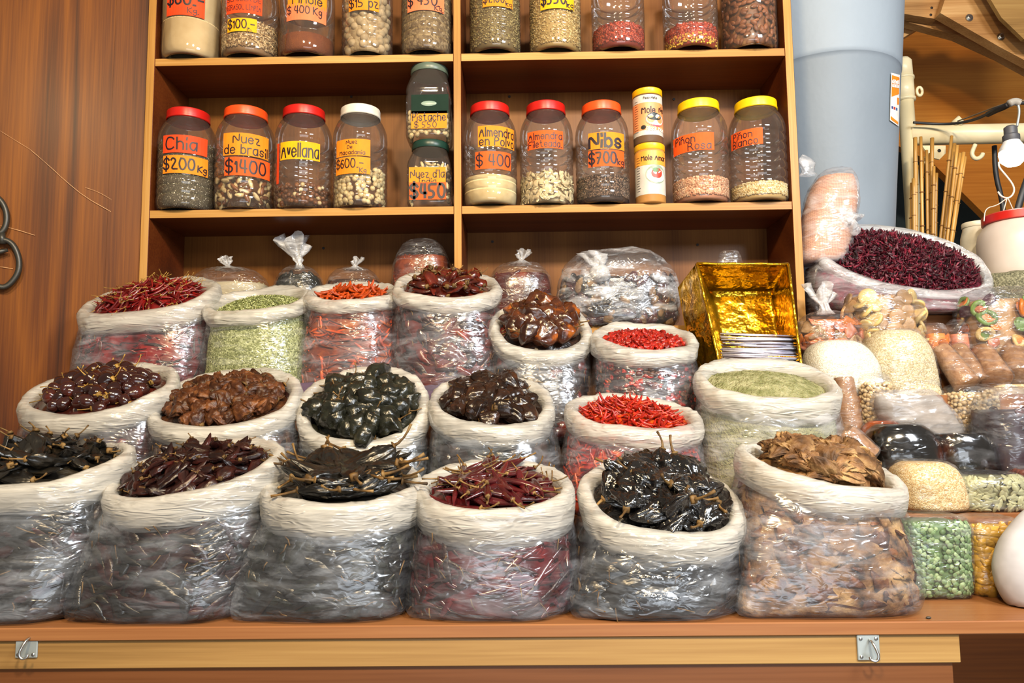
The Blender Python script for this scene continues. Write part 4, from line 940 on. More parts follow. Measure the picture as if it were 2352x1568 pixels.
# --- upper shelf (cut by the top of the photo)
def tj(x0, x1, label, lid, tags, ribs=7): return jar(x0, x1, None, ZS1, label, lid, tags, over=.042, ribs=ribs)
j = tj(371, 507, 'smooth jar of cream flour at the left end of the upper shelf', 'white', [((381,-30,461,37), 'red', [('$60.-', .62, .44, .5, 1.2), ('Kg.', .2, .2, .72)])], 1)
c = P(398, 6, j['Y']-j['R']); V9, F9 = ICO2; o = MB().add(V9*[.006,.003,.016]*(1+.15*fbm(V9*2, 3))[:, None] + [c[0]-.001, c[1]+.007, c[2]], F9).add(V9*[.005,.003,.011] + [c[0]+.015, c[1]+.004, c[2]+.003], F9)
under(o.obj('smear', plain('dry_grey_smear', srgb('6a6a48'), .8)), j['root'])
fill(j, -60, organic('cream_flour', [(.3, srgb('bda273')), (.7, srgb('d6bf92'))], 12, .8, .2, .2, .001, 200, rand=0), 'cream flour in the smooth jar of the upper shelf', 'cream_flour', cat='flour')
j = tj(507, 641, 'jar of hulled sunflower seed on the upper shelf', 'orange', [((518,-25,596,32), 'red', [('SEMILLA DE', .62, .20, .5, .8), ('GIRASOL LIMPIA', .26, .22, .5, .8)]), ((521,40,586,73), 'yellow', [('$100.-', .55, .62, .48, 1.1), ('Kg.', .1, .2, .78)])])
SF = [plain('sunflower_a', srgb('b89a6c'), .6), plain('sunflower_b', srgb('8c6c44'), .6), plain('sunflower_c', srgb('d2b98c'), .6)]
fill(j, 42, SF[1], 'grey-brown sunflower seed in the second jar of the upper shelf', 'sunflower_seed', 1400, size=(.0062,.0028,.0018), mats=SF)
j = tj(640, 771, 'jar of red-brown powder under a peach price tag on the upper shelf', 'red', [((660,-20,742,15), 'amber', [('Pinole', .5, .6)]), ((657,5,741,47), 'peach', [('$ 400 Kg', .6, .42, .45)])], 2)
fill(j, 70, organic('brown_powder', [(.3, srgb('6a3212')), (.7, srgb('8c4a1c'))], 20, .8, .2, .8, .003, 250, rand=0), 'red-brown powder in the third jar of the upper shelf', 'brown_powder_fill', cat='powder')
j = tj(782, 905, 'jar of pale round pieces priced fifteen on the upper shelf', 'white', [((800,-22,868,25), 'amber', [('$15 pz', .4, .46)])])
pieces('pale_spice_ball', 'pale dusty round piece in the jar priced fifteen', 'pale round pieces in the jar', 'spice', V, F, organic('pale_ball', [(.3, srgb('a08a66')), (.7, srgb('cdb994'))], 30, .7, .3, .5, .002, rand=.15), 90, j['X'], j['Y'], j['R']*.965, j['z']+.004, lvl(j, -20), np.array([.014,.013,.012]), deep=.5)
fill(j, -20, g('palefill', [(0, srgb('8c7654')), (1, srgb('b5a07a'))], 90), 'dusty mass behind the pale round pieces', 'spice_fill', cat='spice', hole=.012)
j = tj(918, 1042, 'jar of grey-brown seeds beside the divider on the upper shelf', 'red', [((935,-25,1017,25), 'peach', [('$ 450.', .52, .5, .45), ('Kg.', .16, .24, .85, 1.2)])])
fill(j, -30, g('greyseed', [(0, srgb('5a4830')), (.6, srgb('7c6848')), (1, srgb('a08c68'))], 130), 'grey-brown seeds in the jar beside the divider', 'mixed_seeds')
j = tj(1075, 1200, 'jar of greenish peppercorns right after the divider on the upper shelf', 'red', [((1109,-25,1176,16), 'amber', [('$1.100.', .5, .52, .4), ('kg', .22, .3, .85)])])
PP = [plain('pepper_a', srgb('8f7e4a'), .5), plain('pepper_b', srgb('6b5a30'), .5), plain('pepper_c', srgb('a89862'), .5)]
fill(j, -30, PP[1], 'greenish-brown peppercorns in the jar after the divider', 'peppercorns', 1500, size=(.0032,.0031,.0031), mats=PP)
j = tj(1213, 1339, 'jar of pale beige mustard seed with a yellow tag on the upper shelf', 'yellow', [((1242,-30,1318,21), 'yellow', [('$550.', .5, .55, .42, 1.2), ('kg', .22, .28, .86, 1.2)])])
MU = [plain('mustard_a', srgb('c4a86a'), .5), plain('mustard_b', srgb('a68a50'), .5), plain('mustard_c', srgb('dcc68c'), .5)]
fill(j, -30, MU[1], 'pale beige mustard seed in the jar with the yellow tag', 'mustard_seed', 1500, size=(.0032,.0031,.0031), mats=MU)
j = tj(1357, 1485, 'jar part filled with small dark red sweets on the upper shelf', 'red', [])
RD = [plain('red_ball_a', srgb('a03420'), .35), plain('red_ball_b', srgb('7c2414'), .35), plain('red_ball_c', srgb('bb4c30'), .35)]
fill(j, 48, RD[1], 'small dark red balls in the third jar after the divider', 'red_sweets', 900, size=(.0043,.0042,.0042), mats=RD, cat='sweets')
j = tj(1522, 1653, 'jar part filled with red and yellow sweets on the upper shelf', 'red', [])
fill(j, 48, RD[0], 'larger red balls over yellow crumbs in the fourth jar after the divider', 'red_sweets', 420, size=(.0062,.0062,.0060), mats=RD, cat='sweets')
YC = [plain('yellow_crumb', srgb('d8a838'), .5)]
Vx, Fx, mi = seeds(260, j['X'], j['Y'], j['R']*.975, j['z']+.002, j['z']+.038, np.array([.0040,.0035,.0035]), 1)
stuff(MB().addA(Vx, Fx, 0), 'yellow_crumbs', YC, 'yellow crumbs at the bottom of the red sweets jar', 'sweets')
j = tj(1656, 1788, 'jar packed with whole almonds at the right end of the upper shelf', 'orange', [], 1)
pieces('almond', 'brown whole almond in the last jar of the upper shelf', 'almonds in the jar', 'nut', V*[1,1,1]*(1-.25*np.clip(V[:, 0:1], 0, 1)*[0,1,1]), F, M_['almond'], 230, j['X'], j['Y'], j['R']*.965, j['z']+.004, P(j['cx'], -40, j['Y'])[2], np.array([.0125,.0075,.0050]), deep=.4)
fill(j, -40, M_['nut_brown'], 'mass of almonds behind those against the jar wall', 'almond_fill', cat='nut', hole=.013)
# ================================================================== CLOSED BAGS
def bag(label, box, D, dep, zb=None, core=None, e=2.6, knot=0, lean=0, rollz=0, filmm='film_clear', wr=.003, seed=None, topk=.45, name='plastic_bag', shape=None, frill=None, toppinch=.35, corecap=1.0, coreinset=.004, coremats=None, corename=None, corelabel=None, corecat=None, wrk=30, sq=None):
    """a filled, closed plastic bag that fills the photo box (x0,y0,x1,y1) at depth D and stands on zb"""
    x0, y0, x1, y1 = box; s = sc(D); seed = seed if seed is not None else int(x0*3+y0) % 991
    c = P((x0+x1)/2, (y0+y1)/2, D); zt = P((x0+x1)/2, y0, D)[2]; zbb = P((x0+x1)/2, y1, D)[2] if zb is None else zb
    w = (x1-x0)/2*s; h = zt - zbb
    X, Y = c[0], D
    nu, nv = 64, 36; th = np.linspace(0, 2*math.pi, nu, endpoint=False)
    def rad(t):   # fraction of full width at height t
        lo = (np.clip(t/.16, 0, 1)); lo = .80 + .20*np.sqrt(np.clip(1-(1-lo)**2, 0, 1))
        up = np.clip((1-t)/topk, 0, 1); up = np.sqrt(np.clip(1-(1-up)**2, 0, 1))
        return lo*(toppinch + (1-toppinch)*up)
    def surf(a, t, off=0):
        ex, ey = np.cos(a), np.sin(a); k = 2/e; ex = np.sign(ex)*np.abs(ex)**k; ey = np.sign(ey)*np.abs(ey)**k
        r = rad(t); wob = 1 + .05*vnoise(np.stack([np.cos(a)*1.4, np.sin(a)*1.4, t*2.2], -1), seed)
        x = (w*r*wob+off)*ex; y = (dep*r**.8*wob+off)*ey; z = h*t + off*.6*(t > .85)
        x = x + math.tan(rollz)*(z - h*.5); y = y + math.tan(lean)*z
        return np.stack([X + x, Y + y, zbb + z + 0*x], -1)
    def nrm(a, t):
        e_ = 1e-3; q = np.cross(surf(a+e_, t) - surf(a-e_, t), surf(a, np.minimum(t+e_, 1)) - surf(a, t-e_)); return q/(np.linalg.norm(q, axis=1)[:, None] + 1e-12)
    surf.nrm = nrm
    TT, A = np.meshgrid(np.linspace(0, 1, nv), th, indexing='ij')
    root = empty(name, (X, Y, zbb), label, 'bag')
    p = surf(A.ravel(), TT.ravel(), 0); ctr = np.array([X, Y, zbb+h*.45]); o = p - ctr; o /= np.linalg.norm(o, axis=1)[:, None]
    g = vnoise(p*9, seed)[:, None]*np.array([1.2, 0, .8])
    ww = wr*ridge((p + g*.05)*[wrk, wrk, wrk*1.6], seed) + wr*.6*ridge(p*[wrk*2.2, wrk*2, wrk*1.1], seed+5)
    mb = MB().add(p + o*ww[:, None], gridF(nu, nv) + caps(nu, nv))
    if knot:
        # gathered neck, twist and ruffle
        kc = surf(np.array([0.]), np.array([1.]))[0]; kc = np.array([X + math.tan(rollz)*h*.5, Y + math.tan(lean)*h, zbb + h])
        n = 40; a = np.linspace(0, 2*math.pi, n, endpoint=False); rr = []
        r0 = w*toppinch
        for q, (rk, zk) in enumerate(((r0/w/knot*1.0*w, -.004), (.55*w*.35, .010), (.013, .020), (.011, .028), (.018, .036), (.030, .050), (.034, .066))):
            rk = [r0, r0*.55, .012, .010, .016, .027, .034][q]*(1 if q > 1 else 1)*(knot if q > 1 else 1); zk *= knot
            fr = 1 + (.10 + .06*q)*np.sin(a*(7) + q*.5 + seed) + .08*np.sin(a*13+seed)
            rr.append(np.stack([kc[0]+rk*fr*np.cos(a) + .004*q*math.sin(seed), kc[1]+rk*.7*fr*np.sin(a), np.full(n, kc[2]+zk) + (.006*q*.5*np.sin(a*3+seed)*knot)], 1))
        kn = MB().add(np.concatenate(rr), gridF(n, len(rr))); under(kn.obj('knotted_top', MAT['milky']), root)
    under(mb.obj('bag', MAT[filmm]), root)
    if coremats:
        TT, A = np.meshgrid(np.linspace(0.01, 1, 22)*corecap, np.linspace(0, 2*math.pi, 48, endpoint=False), indexing='ij')
        p = surf(A.ravel(), TT.ravel(), -coreinset); p = p + (p-ctr)*(.02*fbm(p*25, seed))[:, None]
        p[:, 2] = np.maximum(p[:, 2], zbb+.003)
        cm = MB().add(p, gridF(48, 22) + caps(48, 22))
        if core: core(cm, surf, corecap, ctr)
        stuff(cm, corename, coremats, corelabel, corecat)
    return dict(nrm=nrm, surf=surf, X=X, Y=Y, zb=zbb, h=h, w=w, root=root, ctr=ctr, cap=corecap)
def beads(n, size, nm, a_=1.9, low=False, off=.008):
    def f(cm, surf, cap, ctr):
        V0, F0 = ICO0 if low else ICO1; out = []
        a = math.pi*1.5 + rng.uniform(-a_, a_, n); t = rng.uniform(.02, cap, n); p = surf(a, t, -off); nn = surf.nrm(a, t)
        for k in range(n):
            nd = nn[k]; tt = Vector(nd).cross(Vector(rng.normal(0,1,3))).normalized()
            out.append((V0*size*random.uniform(.8,1.15)) @ np.array(orient(tt, nd + rng.normal(0,.15,3))).T + p[k])
        cm.addA(np.array(out), np.array(F0), rng.integers(1, nm+1, n))
    return f
def loose(b, name, label, group, cat, geo, mats, n, size, off=.006, a_=1.8, t0=.04, t1=None, jit=.25, scale=.15, child=None):
    """counted pieces against the inside of bag b"""
    V0, F0 = geo; protos = {}
    for q in range(n):
        a = math.pi*1.5 + ((q*.7548777+.5)%1 - .5)*2*a_; t = t0 + ((t1 or b['cap']) - t0)*((q*.5698403+.2)%1)
        p = b['surf'](np.array([a]), np.array([t]), -off)[0]; nd = b['nrm'](np.array([a]), np.array([t]))[0]
        tt = Vector(nd).cross(Vector(rng.normal(0,1,3))).normalized(); M = (orient(tt, nd + rng.normal(0,jit,3)).to_4x4()); M.translation = Vector(p); M = M @ Matrix.Scale(random.uniform(1-scale, 1+scale), 4)
        i = q % len(mats)
        if i not in protos:
            me = MB().add(V0*size, F0).mesh(name, mats[i]); o = bpy.data.objects.new(name, me); COL.objects.link(o); o.matrix_basis = M; tag(o, label, cat, group); protos[i] = o
        else: copy_thing(protos[i], M)
# --- tied bags in the bottom bay of the shelf unit
ZB_ = ZB + .001
bag('flat knotted clear bag of pale strips at the left of the bottom shelf', (432,618,620,730), 2.42, .085, ZB_, beads(160, np.array([.016,.004,.003]), 2), knot=.55, toppinch=.35, topk=.45, coremats=[plain('pale_strip_a', srgb('b0a488'), .6), plain('pale_strip_b', srgb('d8cba8'), .6), plain('pale_strip_c', srgb('a39468'), .6)], corename='dried_strips', corelabel='pale dried strips in the flat knotted bag', corecat='spice', corecap=.75)
bag('tied bag of black dried chiles with upright twisted neck on the bottom shelf', (628,612,748,720), 2.41, .07, ZB_, beads(120, np.array([.018,.008,.005]), 2), knot=1.35, toppinch=.18, topk=.55, coremats=[MAT['c_black'], MAT['c_black'], MAT['c_pasilla']], corename='dried_chile_fill', corelabel='black dried chiles in the tied bag', corecat='chile', corecap=.86)
bag('low knotted bag of small red-brown chiles on the bottom shelf', (746,618,876,730), 2.42, .07, ZB_, beads(300, np.array([.007,.006,.005]), 2), knot=.5, toppinch=.35, topk=.45, coremats=[MAT['c_chipo'], MAT['c_chipo'], MAT['c_anch2']], corename='dried_chile_fill', corelabel='small red-brown chiles in the low knotted bag', corecat='chile', corecap=.8)
bag('upright bag of small orange-red chiles against the shelf divider', (902,552,1040,720), 2.40, .075, ZB_, beads(620, np.array([.009,.005,.004]), 2), toppinch=.3, topk=.5, coremats=[MAT['c_rust'], MAT['c_rust'], MAT['c_orange']], corename='dried_chile_fill', corelabel='small orange-red chiles in the upright bag', corecat='chile', corecap=.80, knot=0)
bag('knotted bag of long brown-red chiles behind the tall sack', (1118,606,1272,730), 2.40, .085, ZB_, beads(150, np.array([.026,.0055,.004]), 3), knot=.6, toppinch=.35, topk=.5, coremats=[MAT['c_anch2'], MAT['c_guajillo'], MAT['c_anch2'], MAT['stem']], corename='dried_chile_fill', corelabel='long brown-red chiles in the knotted bag', corecat='chile', corecap=.82)
bag('largest knotted clear bag, half full of dark chiles, on the bottom shelf', (1278,578,1558,760), 2.36, .10, ZB_, beads(170, np.array([.022,.012,.007]), 3, off=.010), toppinch=.35, topk=.65, coremats=[MAT['c_mulato'], MAT['c_guajillo'], MAT['c_mulato'], MAT['c_meco']], corename='dried_chile_fill', corelabel='dark chiles in the largest knotted bag', corecat='chile', corecap=.62, wr=.008, wrk=16, coreinset=.012, filmm='crumple')
# its knot stands forward of the bag
kc = P(1378, 628, 2.27)
mb = MB(); V0, F0 = ICO2
V1 = V0*[.030,.022,.026]; V1 = V1*(1+.25*ridge(V0*2.2, 5))[:, None]; mb.add(V1 + kc, F0)
n = 30; a = np.linspace(0, 2*math.pi, n, endpoint=False); rr = []
for q in range(6):
    r = .014 + .007*q; fr = 1+.28*np.sin(a*5+q)+.15*np.sin(a*9); rr.append(np.stack([kc[0]-.004*q+r*fr*np.cos(a)*.8, kc[1]+r*.6*np.sin(a)*fr, np.full(n, kc[2]+.012+.010*q)+.006*np.sin(a*3)], 1))
mb.add(np.concatenate(rr), gridF(n, 6))
big = [o for o in bpy.data.objects if o.get('label', '').startswith('largest knotted')][0]; under(mb.obj('knotted_top', MAT['milky']), big)
bag('small scrap of clear plastic bag standing behind the gold box', (1648,578,1704,640), 2.44, .02, ZB_+.12, toppinch=.5, wr=.006, name='plastic_scrap')

# --- gold foil box of thin sticks
M_['gold'] = organic('gold_foil', [(.3, srgb('c28a10')), (.6, srgb('e0ac24')), (.85, srgb('f0c848'))], 14, .18, .8, 1., .012, 18, rand=0)
for nd in M_['gold'].node_tree.nodes:
    if nd.type == 'BSDF_PRINCIPLED': nd.inputs['Metallic'].default_value = .9
gb = empty('gold_foil_box', tuple(PZ(1700, 905, Z3)*[1,1,1]), 'deep gold foil-covered box tipped open towards the front beside the shelf stile', 'box')
F4 = [P(1600, 606, 2.12), P(1810, 607, 2.12), P(1848, 905, 1.99), P(1668, 905, 1.99)]          # the open face, tipped back
B4 = [P(1628, 668, 2.27), P(1772, 668, 2.27), P(1806, 880, 2.17), P(1684, 890, 2.17)]
BL = [P(1558, 660, 2.27), P(1604, 905, 2.14)]
def panel(name, q, nx=14, ny=14, th=.003, amp=.003, mat='gold'):
    q = [np.array(v) for v in q]; nn = np.cross(q[1]-q[0], q[3]-q[0]); nn /= np.linalg.norm(nn); V = []
    for j in range(ny):
        for i in range(nx):
            u, v = i/(nx-1), j/(ny-1); p = (q[0]*(1-u)+q[1]*u)*(1-v) + (q[3]*(1-u)+q[2]*u)*v; e = min(1, 8*u*(1-u))*min(1, 8*v*(1-v)); V.append(p + nn*amp*e*fbm(p*22, 3))
    V = np.array(V); V = np.concatenate([V, V - nn*th]); n = nx*ny
    F = [(j*nx+i, j*nx+i+1, (j+1)*nx+i+1, (j+1)*nx+i) for j in range(ny-1) for i in range(nx-1)]
    F2 = [tuple(k+n for k in f[::-1]) for f in F]
    ed = [i for i in range(nx)] + [j*nx+nx-1 for j in range(1, ny)] + [(ny-1)*nx+i for i in range(nx-2, -1, -1)] + [j*nx for j in range(ny-2, 0, -1)]
    F3 = [(ed[k], ed[(k+1) % len(ed)], ed[(k+1) % len(ed)]+n, ed[k]+n) for k in range(len(ed))]
    return under(MB().add(V, F+F2+F3).obj(name, MAT[mat]), gb)
panel('box_back', B4, amp=.0015)
panel('box_side', [F4[0], B4[0], B4[3], F4[3]]); panel('box_side', [B4[1], F4[1], F4[2], B4[2]])
panel('box_top', [F4[0], F4[1], B4[1], B4[0]]); panel('box_bottom', [B4[3], B4[2], F4[2], F4[3]])
panel('outer_side', [BL[0], F4[0], F4[3], BL[1]], 18, 18, .002, .008)
mb = MB()
for a_, b_ in ((0,1), (1,2), (0,3)):
    pts = [F4[a_]*(1-k/10) + F4[b_]*k/10 + [0, -.002, .001*math.sin(k*2)] for k in range(11)]; mb.add(*tube(pts, .0045, 8))
under(mb.obj('folded_rim', MAT['gold']), gb)
M_['stick'] = plain('silvery_wrapped_stick', srgb('b9b4c8'), .3); M_['stick2'] = plain('dark_stick', srgb('4c3428'), .5); M_['stick3'] = plain('white_stick', srgb('ece8f0'), .3)
proto = {}
for k in range(130):
    v = (k + .5)/130; y = 768 + 120*v; left = P(1652 + 8*v, y + random.uniform(-6, 6), 2.07 - .09*v + random.uniform(0,.012)); right = P(1826 + 20*v, y + random.uniform(-6, 8) + 3, 2.07 - .09*v + random.uniform(0,.012))
    i = random.choice((0,0,1,2,2)); Lk = np.linalg.norm(right-left)*random.uniform(.92,1.0)
    if i not in proto:
        o = MB().add(*tube([(-.5,0,0),(-.17,.004,.0),(.17,-.003,0),(.5,0,0)], .0016, 6)).obj('thin_stick', [M_['stick'], M_['stick2'], M_['stick3']][i]); proto[i] = o
        tag(o, ['silvery thin stick lying in the gold foil box', 'dark thin stick lying in the gold foil box', 'white thin stick lying in the gold foil box'][i], 'stick', ['silvery', 'dark', 'white'][i] + ' sticks in the gold box')
        c = o
    else: c = proto[i].copy(); COL.objects.link(c)
    dv = Vector(right-left); q = dv.to_track_quat('X', 'Z'); c.matrix_basis = Matrix.Translation(Vector((left+right)/2)) @ q.to_matrix().to_4x4() @ Matrix.Diagonal((Lk, 1, 1, 1))

# --- purple cloth under the back sacks
def cloth(label, box, D, dep, z0, z1):
    x0, x1 = P(box[0], 900, D)[0], P(box[1], 900, D)[0]; nx, ny = 50, 14; V = []
    for j in range(ny):
        for i in range(nx):
            u, v = i/(nx-1), j/(ny-1); x = x0+(x1-x0)*u; a = v*math.pi*.5
            y = D + dep*(1-math.cos(a)) ; z = z0 + (z1-z0)*math.sin(a)
            z += .010*fbm([x*14, v*2, 0], 2)*math.sin(a); y += .010*fbm([x*22, v*3, 5], 4); V.append((x, y, z))
    n = nx*ny; F = [(j*nx+i, j*nx+i+1, (j+1)*nx+i+1, (j+1)*nx+i) for j in range(ny-1) for i in range(nx-1)]
    o = MB().add(V, F).obj('purple_cloth', plain('purple_grey_cloth', srgb('5c4c5e'), .95, .1)); return tag(o, label, 'cloth')
cloth('folded purple-grey cloth bunched under the sacks of the back row', (560,1160), 1.992, .05, Z3-.005, Z3+.055)
cloth('folded purple-grey cloth showing below the green powder sack', (1590,1740), 1.712, .06, Z1-.001, Z1+.055)

# --- right-hand side
def zat(px, py, D): return P(px, py, D)[2]
PEA = [plain('split_pea_a', srgb('6f8a58'), .5), plain('split_pea_b', srgb('93a878'), .5), plain('split_pea_c', srgb('556f42'), .5)]
lens, lensF = lathe([(.0001,-.35),(.6,-.32),(.95,-.1),(1,.1),(.8,.4),(.0001,.5)], 9)
b = bag('sealed bag of green split peas standing on the counter beside the last front sack', (2048,1180,2211,1384), 1.62, .065, ZC+.001, beads(900, np.array([.0052,.0052,.0030]), 3, off=.0085), e=3.6, toppinch=.78, topk=.16, wr=.0016, coreinset=.010, coremats=[PEA[2]]+PEA, corename='split_pea_fill', corelabel='mass of green split peas in the sealed bag', corecat='peas', corecap=.95)
loose(b, 'split_pea', 'green split pea showing through the front of the sealed bag', 'split peas in the sealed bag', 'pea', (lens, lensF), PEA, 295, np.array([.0056,.0056,.004]), off=.0048, a_=1.2)
LIMA = [organic('lima_yellow', [(.3, srgb('a87c1c')), (.6, srgb('d2a434')), (.85, srgb('ecca62'))], 30, .35, .5, .3, .001, rand=.25)]
kid = ICO2[0].copy(); kid = kid*(1 - .25*np.clip(-(ICO2[0][:, 1:2]), 0, 1)*(1-np.abs(ICO2[0][:, 0:1]))); 
b = bag('sealed bag of large yellow beans at the right end of the counter', (2208,1184,2330,1386), 1.63, .055, ZC+.001, beads(60, np.array([.013,.009,.006]), 1, off=.014), e=3.4, toppinch=.7, topk=.16, wr=.0016, coremats=[LIMA[0], LIMA[0]], corename='bean_fill', corelabel='mass of yellow beans inside the sealed bag', corecat='beans', corecap=.93, coreinset=.016)
loose(b, 'yellow_bean', 'large flat yellow bean in the bag at the right end of the counter', 'large yellow beans', 'bean', (kid, ICO2[1]), LIMA, 120, np.array([.0135,.0095,.0058]), off=.010, a_=1.45, jit=.4)
SES = [plain('sesame_a', srgb('d8b47c'), .6), plain('sesame_b', srgb('bb8e52'), .6), plain('sesame_c', srgb('ecd3a4'), .6)]
bag('tied bag of golden brown sugar grains above the split peas', (2048,1056,2206,1196), 1.76, .075, Z1+.001, None, e=2.6, toppinch=.4, topk=.5, wr=.002, coremats=[grains('raw_sugar', [(0, srgb('b08a54')), (.5, srgb('d2b07a')), (1, srgb('eedcb4'))], 420)], corename='golden_grain', corelabel='golden grains in the tied bag above the split peas', corecat='grain', corecap=.98, rollz=-.12)
PUM = [organic('pumpkin_seed', [(.3, srgb('8a8a62')), (.6, srgb('b3b08a')), (.85, srgb('d6d2b0'))], 20, .5, .4, .2, .001, rand=.25)]
b = bag('clear bag of grey-green pumpkin seeds above the yellow beans', (2168,1082,2346,1192), 1.77, .07, Z1+.001, beads(120, np.array([.012,.006,.003]), 1, off=.010), e=2.8, toppinch=.5, topk=.35, wr=.002, coremats=[plain('seed_shade', srgb('6c6a48'), .7), PUM[0]], corename='pumpkin_seed_fill', corelabel='mass of pumpkin seeds in the clear bag', corecat='seeds', corecap=.93, coreinset=.009)
loose(b, 'pumpkin_seed', 'flat pointed pumpkin seed in the bag above the yellow beans', 'pumpkin seeds', 'seed', (ICO1[0]*(1-.3*np.clip(ICO1[0][:, 0:1],0,1)*[0,1,1]), ICO1[1]), PUM, 200, np.array([.0125,.0058,.0026]), off=.004, a_=1.5)
PN = [organic('peanut_skin', [(.3, srgb('6a3020')), (.7, srgb('96503a'))], 20, .5, .4, .2, .001)]
bag('bag of small red-skinned nuts at the right border of the photo', (2325,1070,2440,1190), 1.80, .06, Z1+.001, beads(200, np.array([.009,.007,.006]), 1), e=2.6, toppinch=.5, topk=.4, wr=.002, coremats=[PN[0], PN[0]], corename='red_nuts', corelabel='small red-skinned nuts at the right border', corecat='nuts', corecap=.93)
# black glossy bags of paste
M_['paste'] = organic('black_glossy_paste', [(.3, srgb('060505')), (.62, srgb('0e0a08')), (.9, srgb('6a2c08'))], 9, .06, .9, .6, .008, 12, rand=0, coat=1)
M_['paste_o'] = organic('orange_oily_paste', [(.3, srgb('5a2004')), (.6, srgb('b8500c')), (.85, srgb('e88a2a'))], 9, .1, .9, .6, .006, 14, rand=0, coat=1)
bag('shiny bag of black paste with an orange oily edge, left of a pair', (1985,968,2155,1100), 1.93, .08, Z1+.06, None, e=2.3, toppinch=.35, topk=.6, wr=.003, wrk=18, coremats=[M_['paste']], corename='black_paste', corelabel='black oily paste in the left bag of the pair', corecat='paste', corecap=.97, filmm='shine', rollz=-.12, coreinset=.002)
bag('shiny bag of orange paste behind the black paste bag', (1975,962,2085,1060), 1.97, .05, Z1+.10, None, e=2.2, toppinch=.3, topk=.6, wr=.003, coremats=[M_['paste_o']], corename='orange_paste', corelabel='orange oily paste behind the black paste', corecat='paste', corecap=.97, filmm='shine', coreinset=.002)
bag('shiny bag of black paste, right of the pair, with clear gathered plastic above', (2132,976,2276,1110), 1.92, .08, Z1+.06, None, e=2.3, toppinch=.4, topk=.55, wr=.004, wrk=18, coremats=[M_['paste']], corename='black_paste', corelabel='black paste in the right bag of the pair', corecat='paste', corecap=.86, filmm='shine', rollz=-.15, coreinset=.002)
M_['hib'] = organic('hibiscus_dark', [(.25, srgb('2a060e')), (.5, srgb('560e22')), (.8, srgb('8c1c38'))], 40, .5, .4, .8, .004, 90, rand=.3)
bag('tall crinkled bag of dark purple dried fruit at the right border', (2246,892,2380,1100), 1.92, .08, Z1+.04, beads(160, np.array([.010,.008,.005]), 1), e=2.5, toppinch=.45, topk=.4, wr=.006, wrk=22, coremats=[plain('prune_dark', srgb('2c141c'), .4), M_['c_morita']], corename='dark_dried_fruit', corelabel='dark purple dried fruit in the tall crinkled bag', corecat='fruit', corecap=.78, filmm='film')
# cones, soybeans, grey powder on the middle step
M_['cone'] = organic('brown_sugar_cone', [(.3, srgb('7c5434')), (.6, srgb('9c7350')), (.85, srgb('c09a72'))], 60, .6, .4, .5, .002, 150, rand=.1)
def cone(label, p0, p1, r0, r1, group=None, wrap=True):
    p0, p1 = np.array(p0), np.array(p1); dv = p1-p0; Lc = np.linalg.norm(dv); root = empty('sugar_cone', tuple(p0), label, 'sugar cone', group)
    prof = [(.0005,0),(r0*.9,0),(r0,.004)] + [(r0+(r1-r0)*k/6, .004+(Lc-.01)*k/6) for k in range(1,7)] + [(r1*.85,Lc),(.0005,Lc)]
    q = Vector(dv).to_track_quat('Z', 'Y').to_matrix()
    for nm, off, mt in (('cone_body', 0, M_['cone']), ('plastic_wrap', .0025, MAT['film_clear'])):
        if nm == 'plastic_wrap' and not wrap: continue
        V, F = lathe([(a+off*(a > .001), z + (off if z > Lc/2 else -off*(z < .002))) for a, z in prof], 30)
        if off: V[:, :2] *= (1 + .05*ridge(V*[40,40,60], 3))[:, None]
        V = V @ np.array(q).T + p0; under(MB().add(V, F).obj(nm, mt, sharp=50), root)
    return root
cone('upright brown sugar cone wrapped in film beside the green powder sack', P(1952, 1015, 2.02), P(1937, 866, 2.02), .040, .026)
cone('pale wrapped cone lying behind the tan leathery chiles', P(1975, 1055, 1.80), P(1935, 990, 1.80), .050, .030)
SOY = [plain('soy_a', srgb('d8bf94'), .5), plain('soy_b', srgb('c4a678'), .5)]
b = bag('clear bag of pale soybeans between the wrapped cone and the grey powder bag', (1965,858,2042,1010), 2.06, .06, Z2+.001, beads(160, np.array([.0055,.005,.005]), 1, off=.011), e=3, toppinch=.5, topk=.25, wr=.002, coremats=[SOY[1], SOY[0]], corename='soybean_fill', corelabel='mass of soybeans beside the wrapped cone', corecat='beans', corecap=.86, coreinset=.010)
loose(b, 'soybean', 'round pale soybean in the bag beside the upright cone', 'soybeans beside the cone', 'bean', ICO1, SOY, 150, np.array([.0060,.0055,.0055]), off=.005, a_=1.4, t1=.86)
b = bag('clear bag of pale soybeans behind the right black paste bag', (2166,884,2282,1045), 2.06, .065, Z2+.001, beads(200, np.array([.0055,.005,.005]), 1, off=.011), e=2.8, toppinch=.5, topk=.3, wr=.002, coremats=[SOY[1], SOY[0]], corename='soybean_fill', corelabel='mass of soybeans behind the black paste bag', corecat='beans', corecap=.90, coreinset=.010)
loose(b, 'soybean', 'round pale soybean in the bag behind the right black paste bag', 'soybeans behind the black paste', 'bean', ICO1, SOY, 140, np.array([.0060,.0055,.0055]), off=.005, a_=1.4, t1=.90)
bag('small bag of pale soybeans under the lying brown cones', (2262,872,2380,960), 2.10, .05, Z2+.05, beads(260, np.array([.0058,.0055,.005]), 1), e=2.8, toppinch=.5, topk=.3, wr=.002, coremats=[SOY[1], SOY[0]], corename='soybean_fill', corelabel='soybeans under the lying brown cones', corecat='beans', corecap=.9)
M_['greyp'] = organic('grey_powder', [(.3, srgb('7c7268')), (.7, srgb('a09488'))], 20, .8, .2, .3, .001, 200, rand=0)
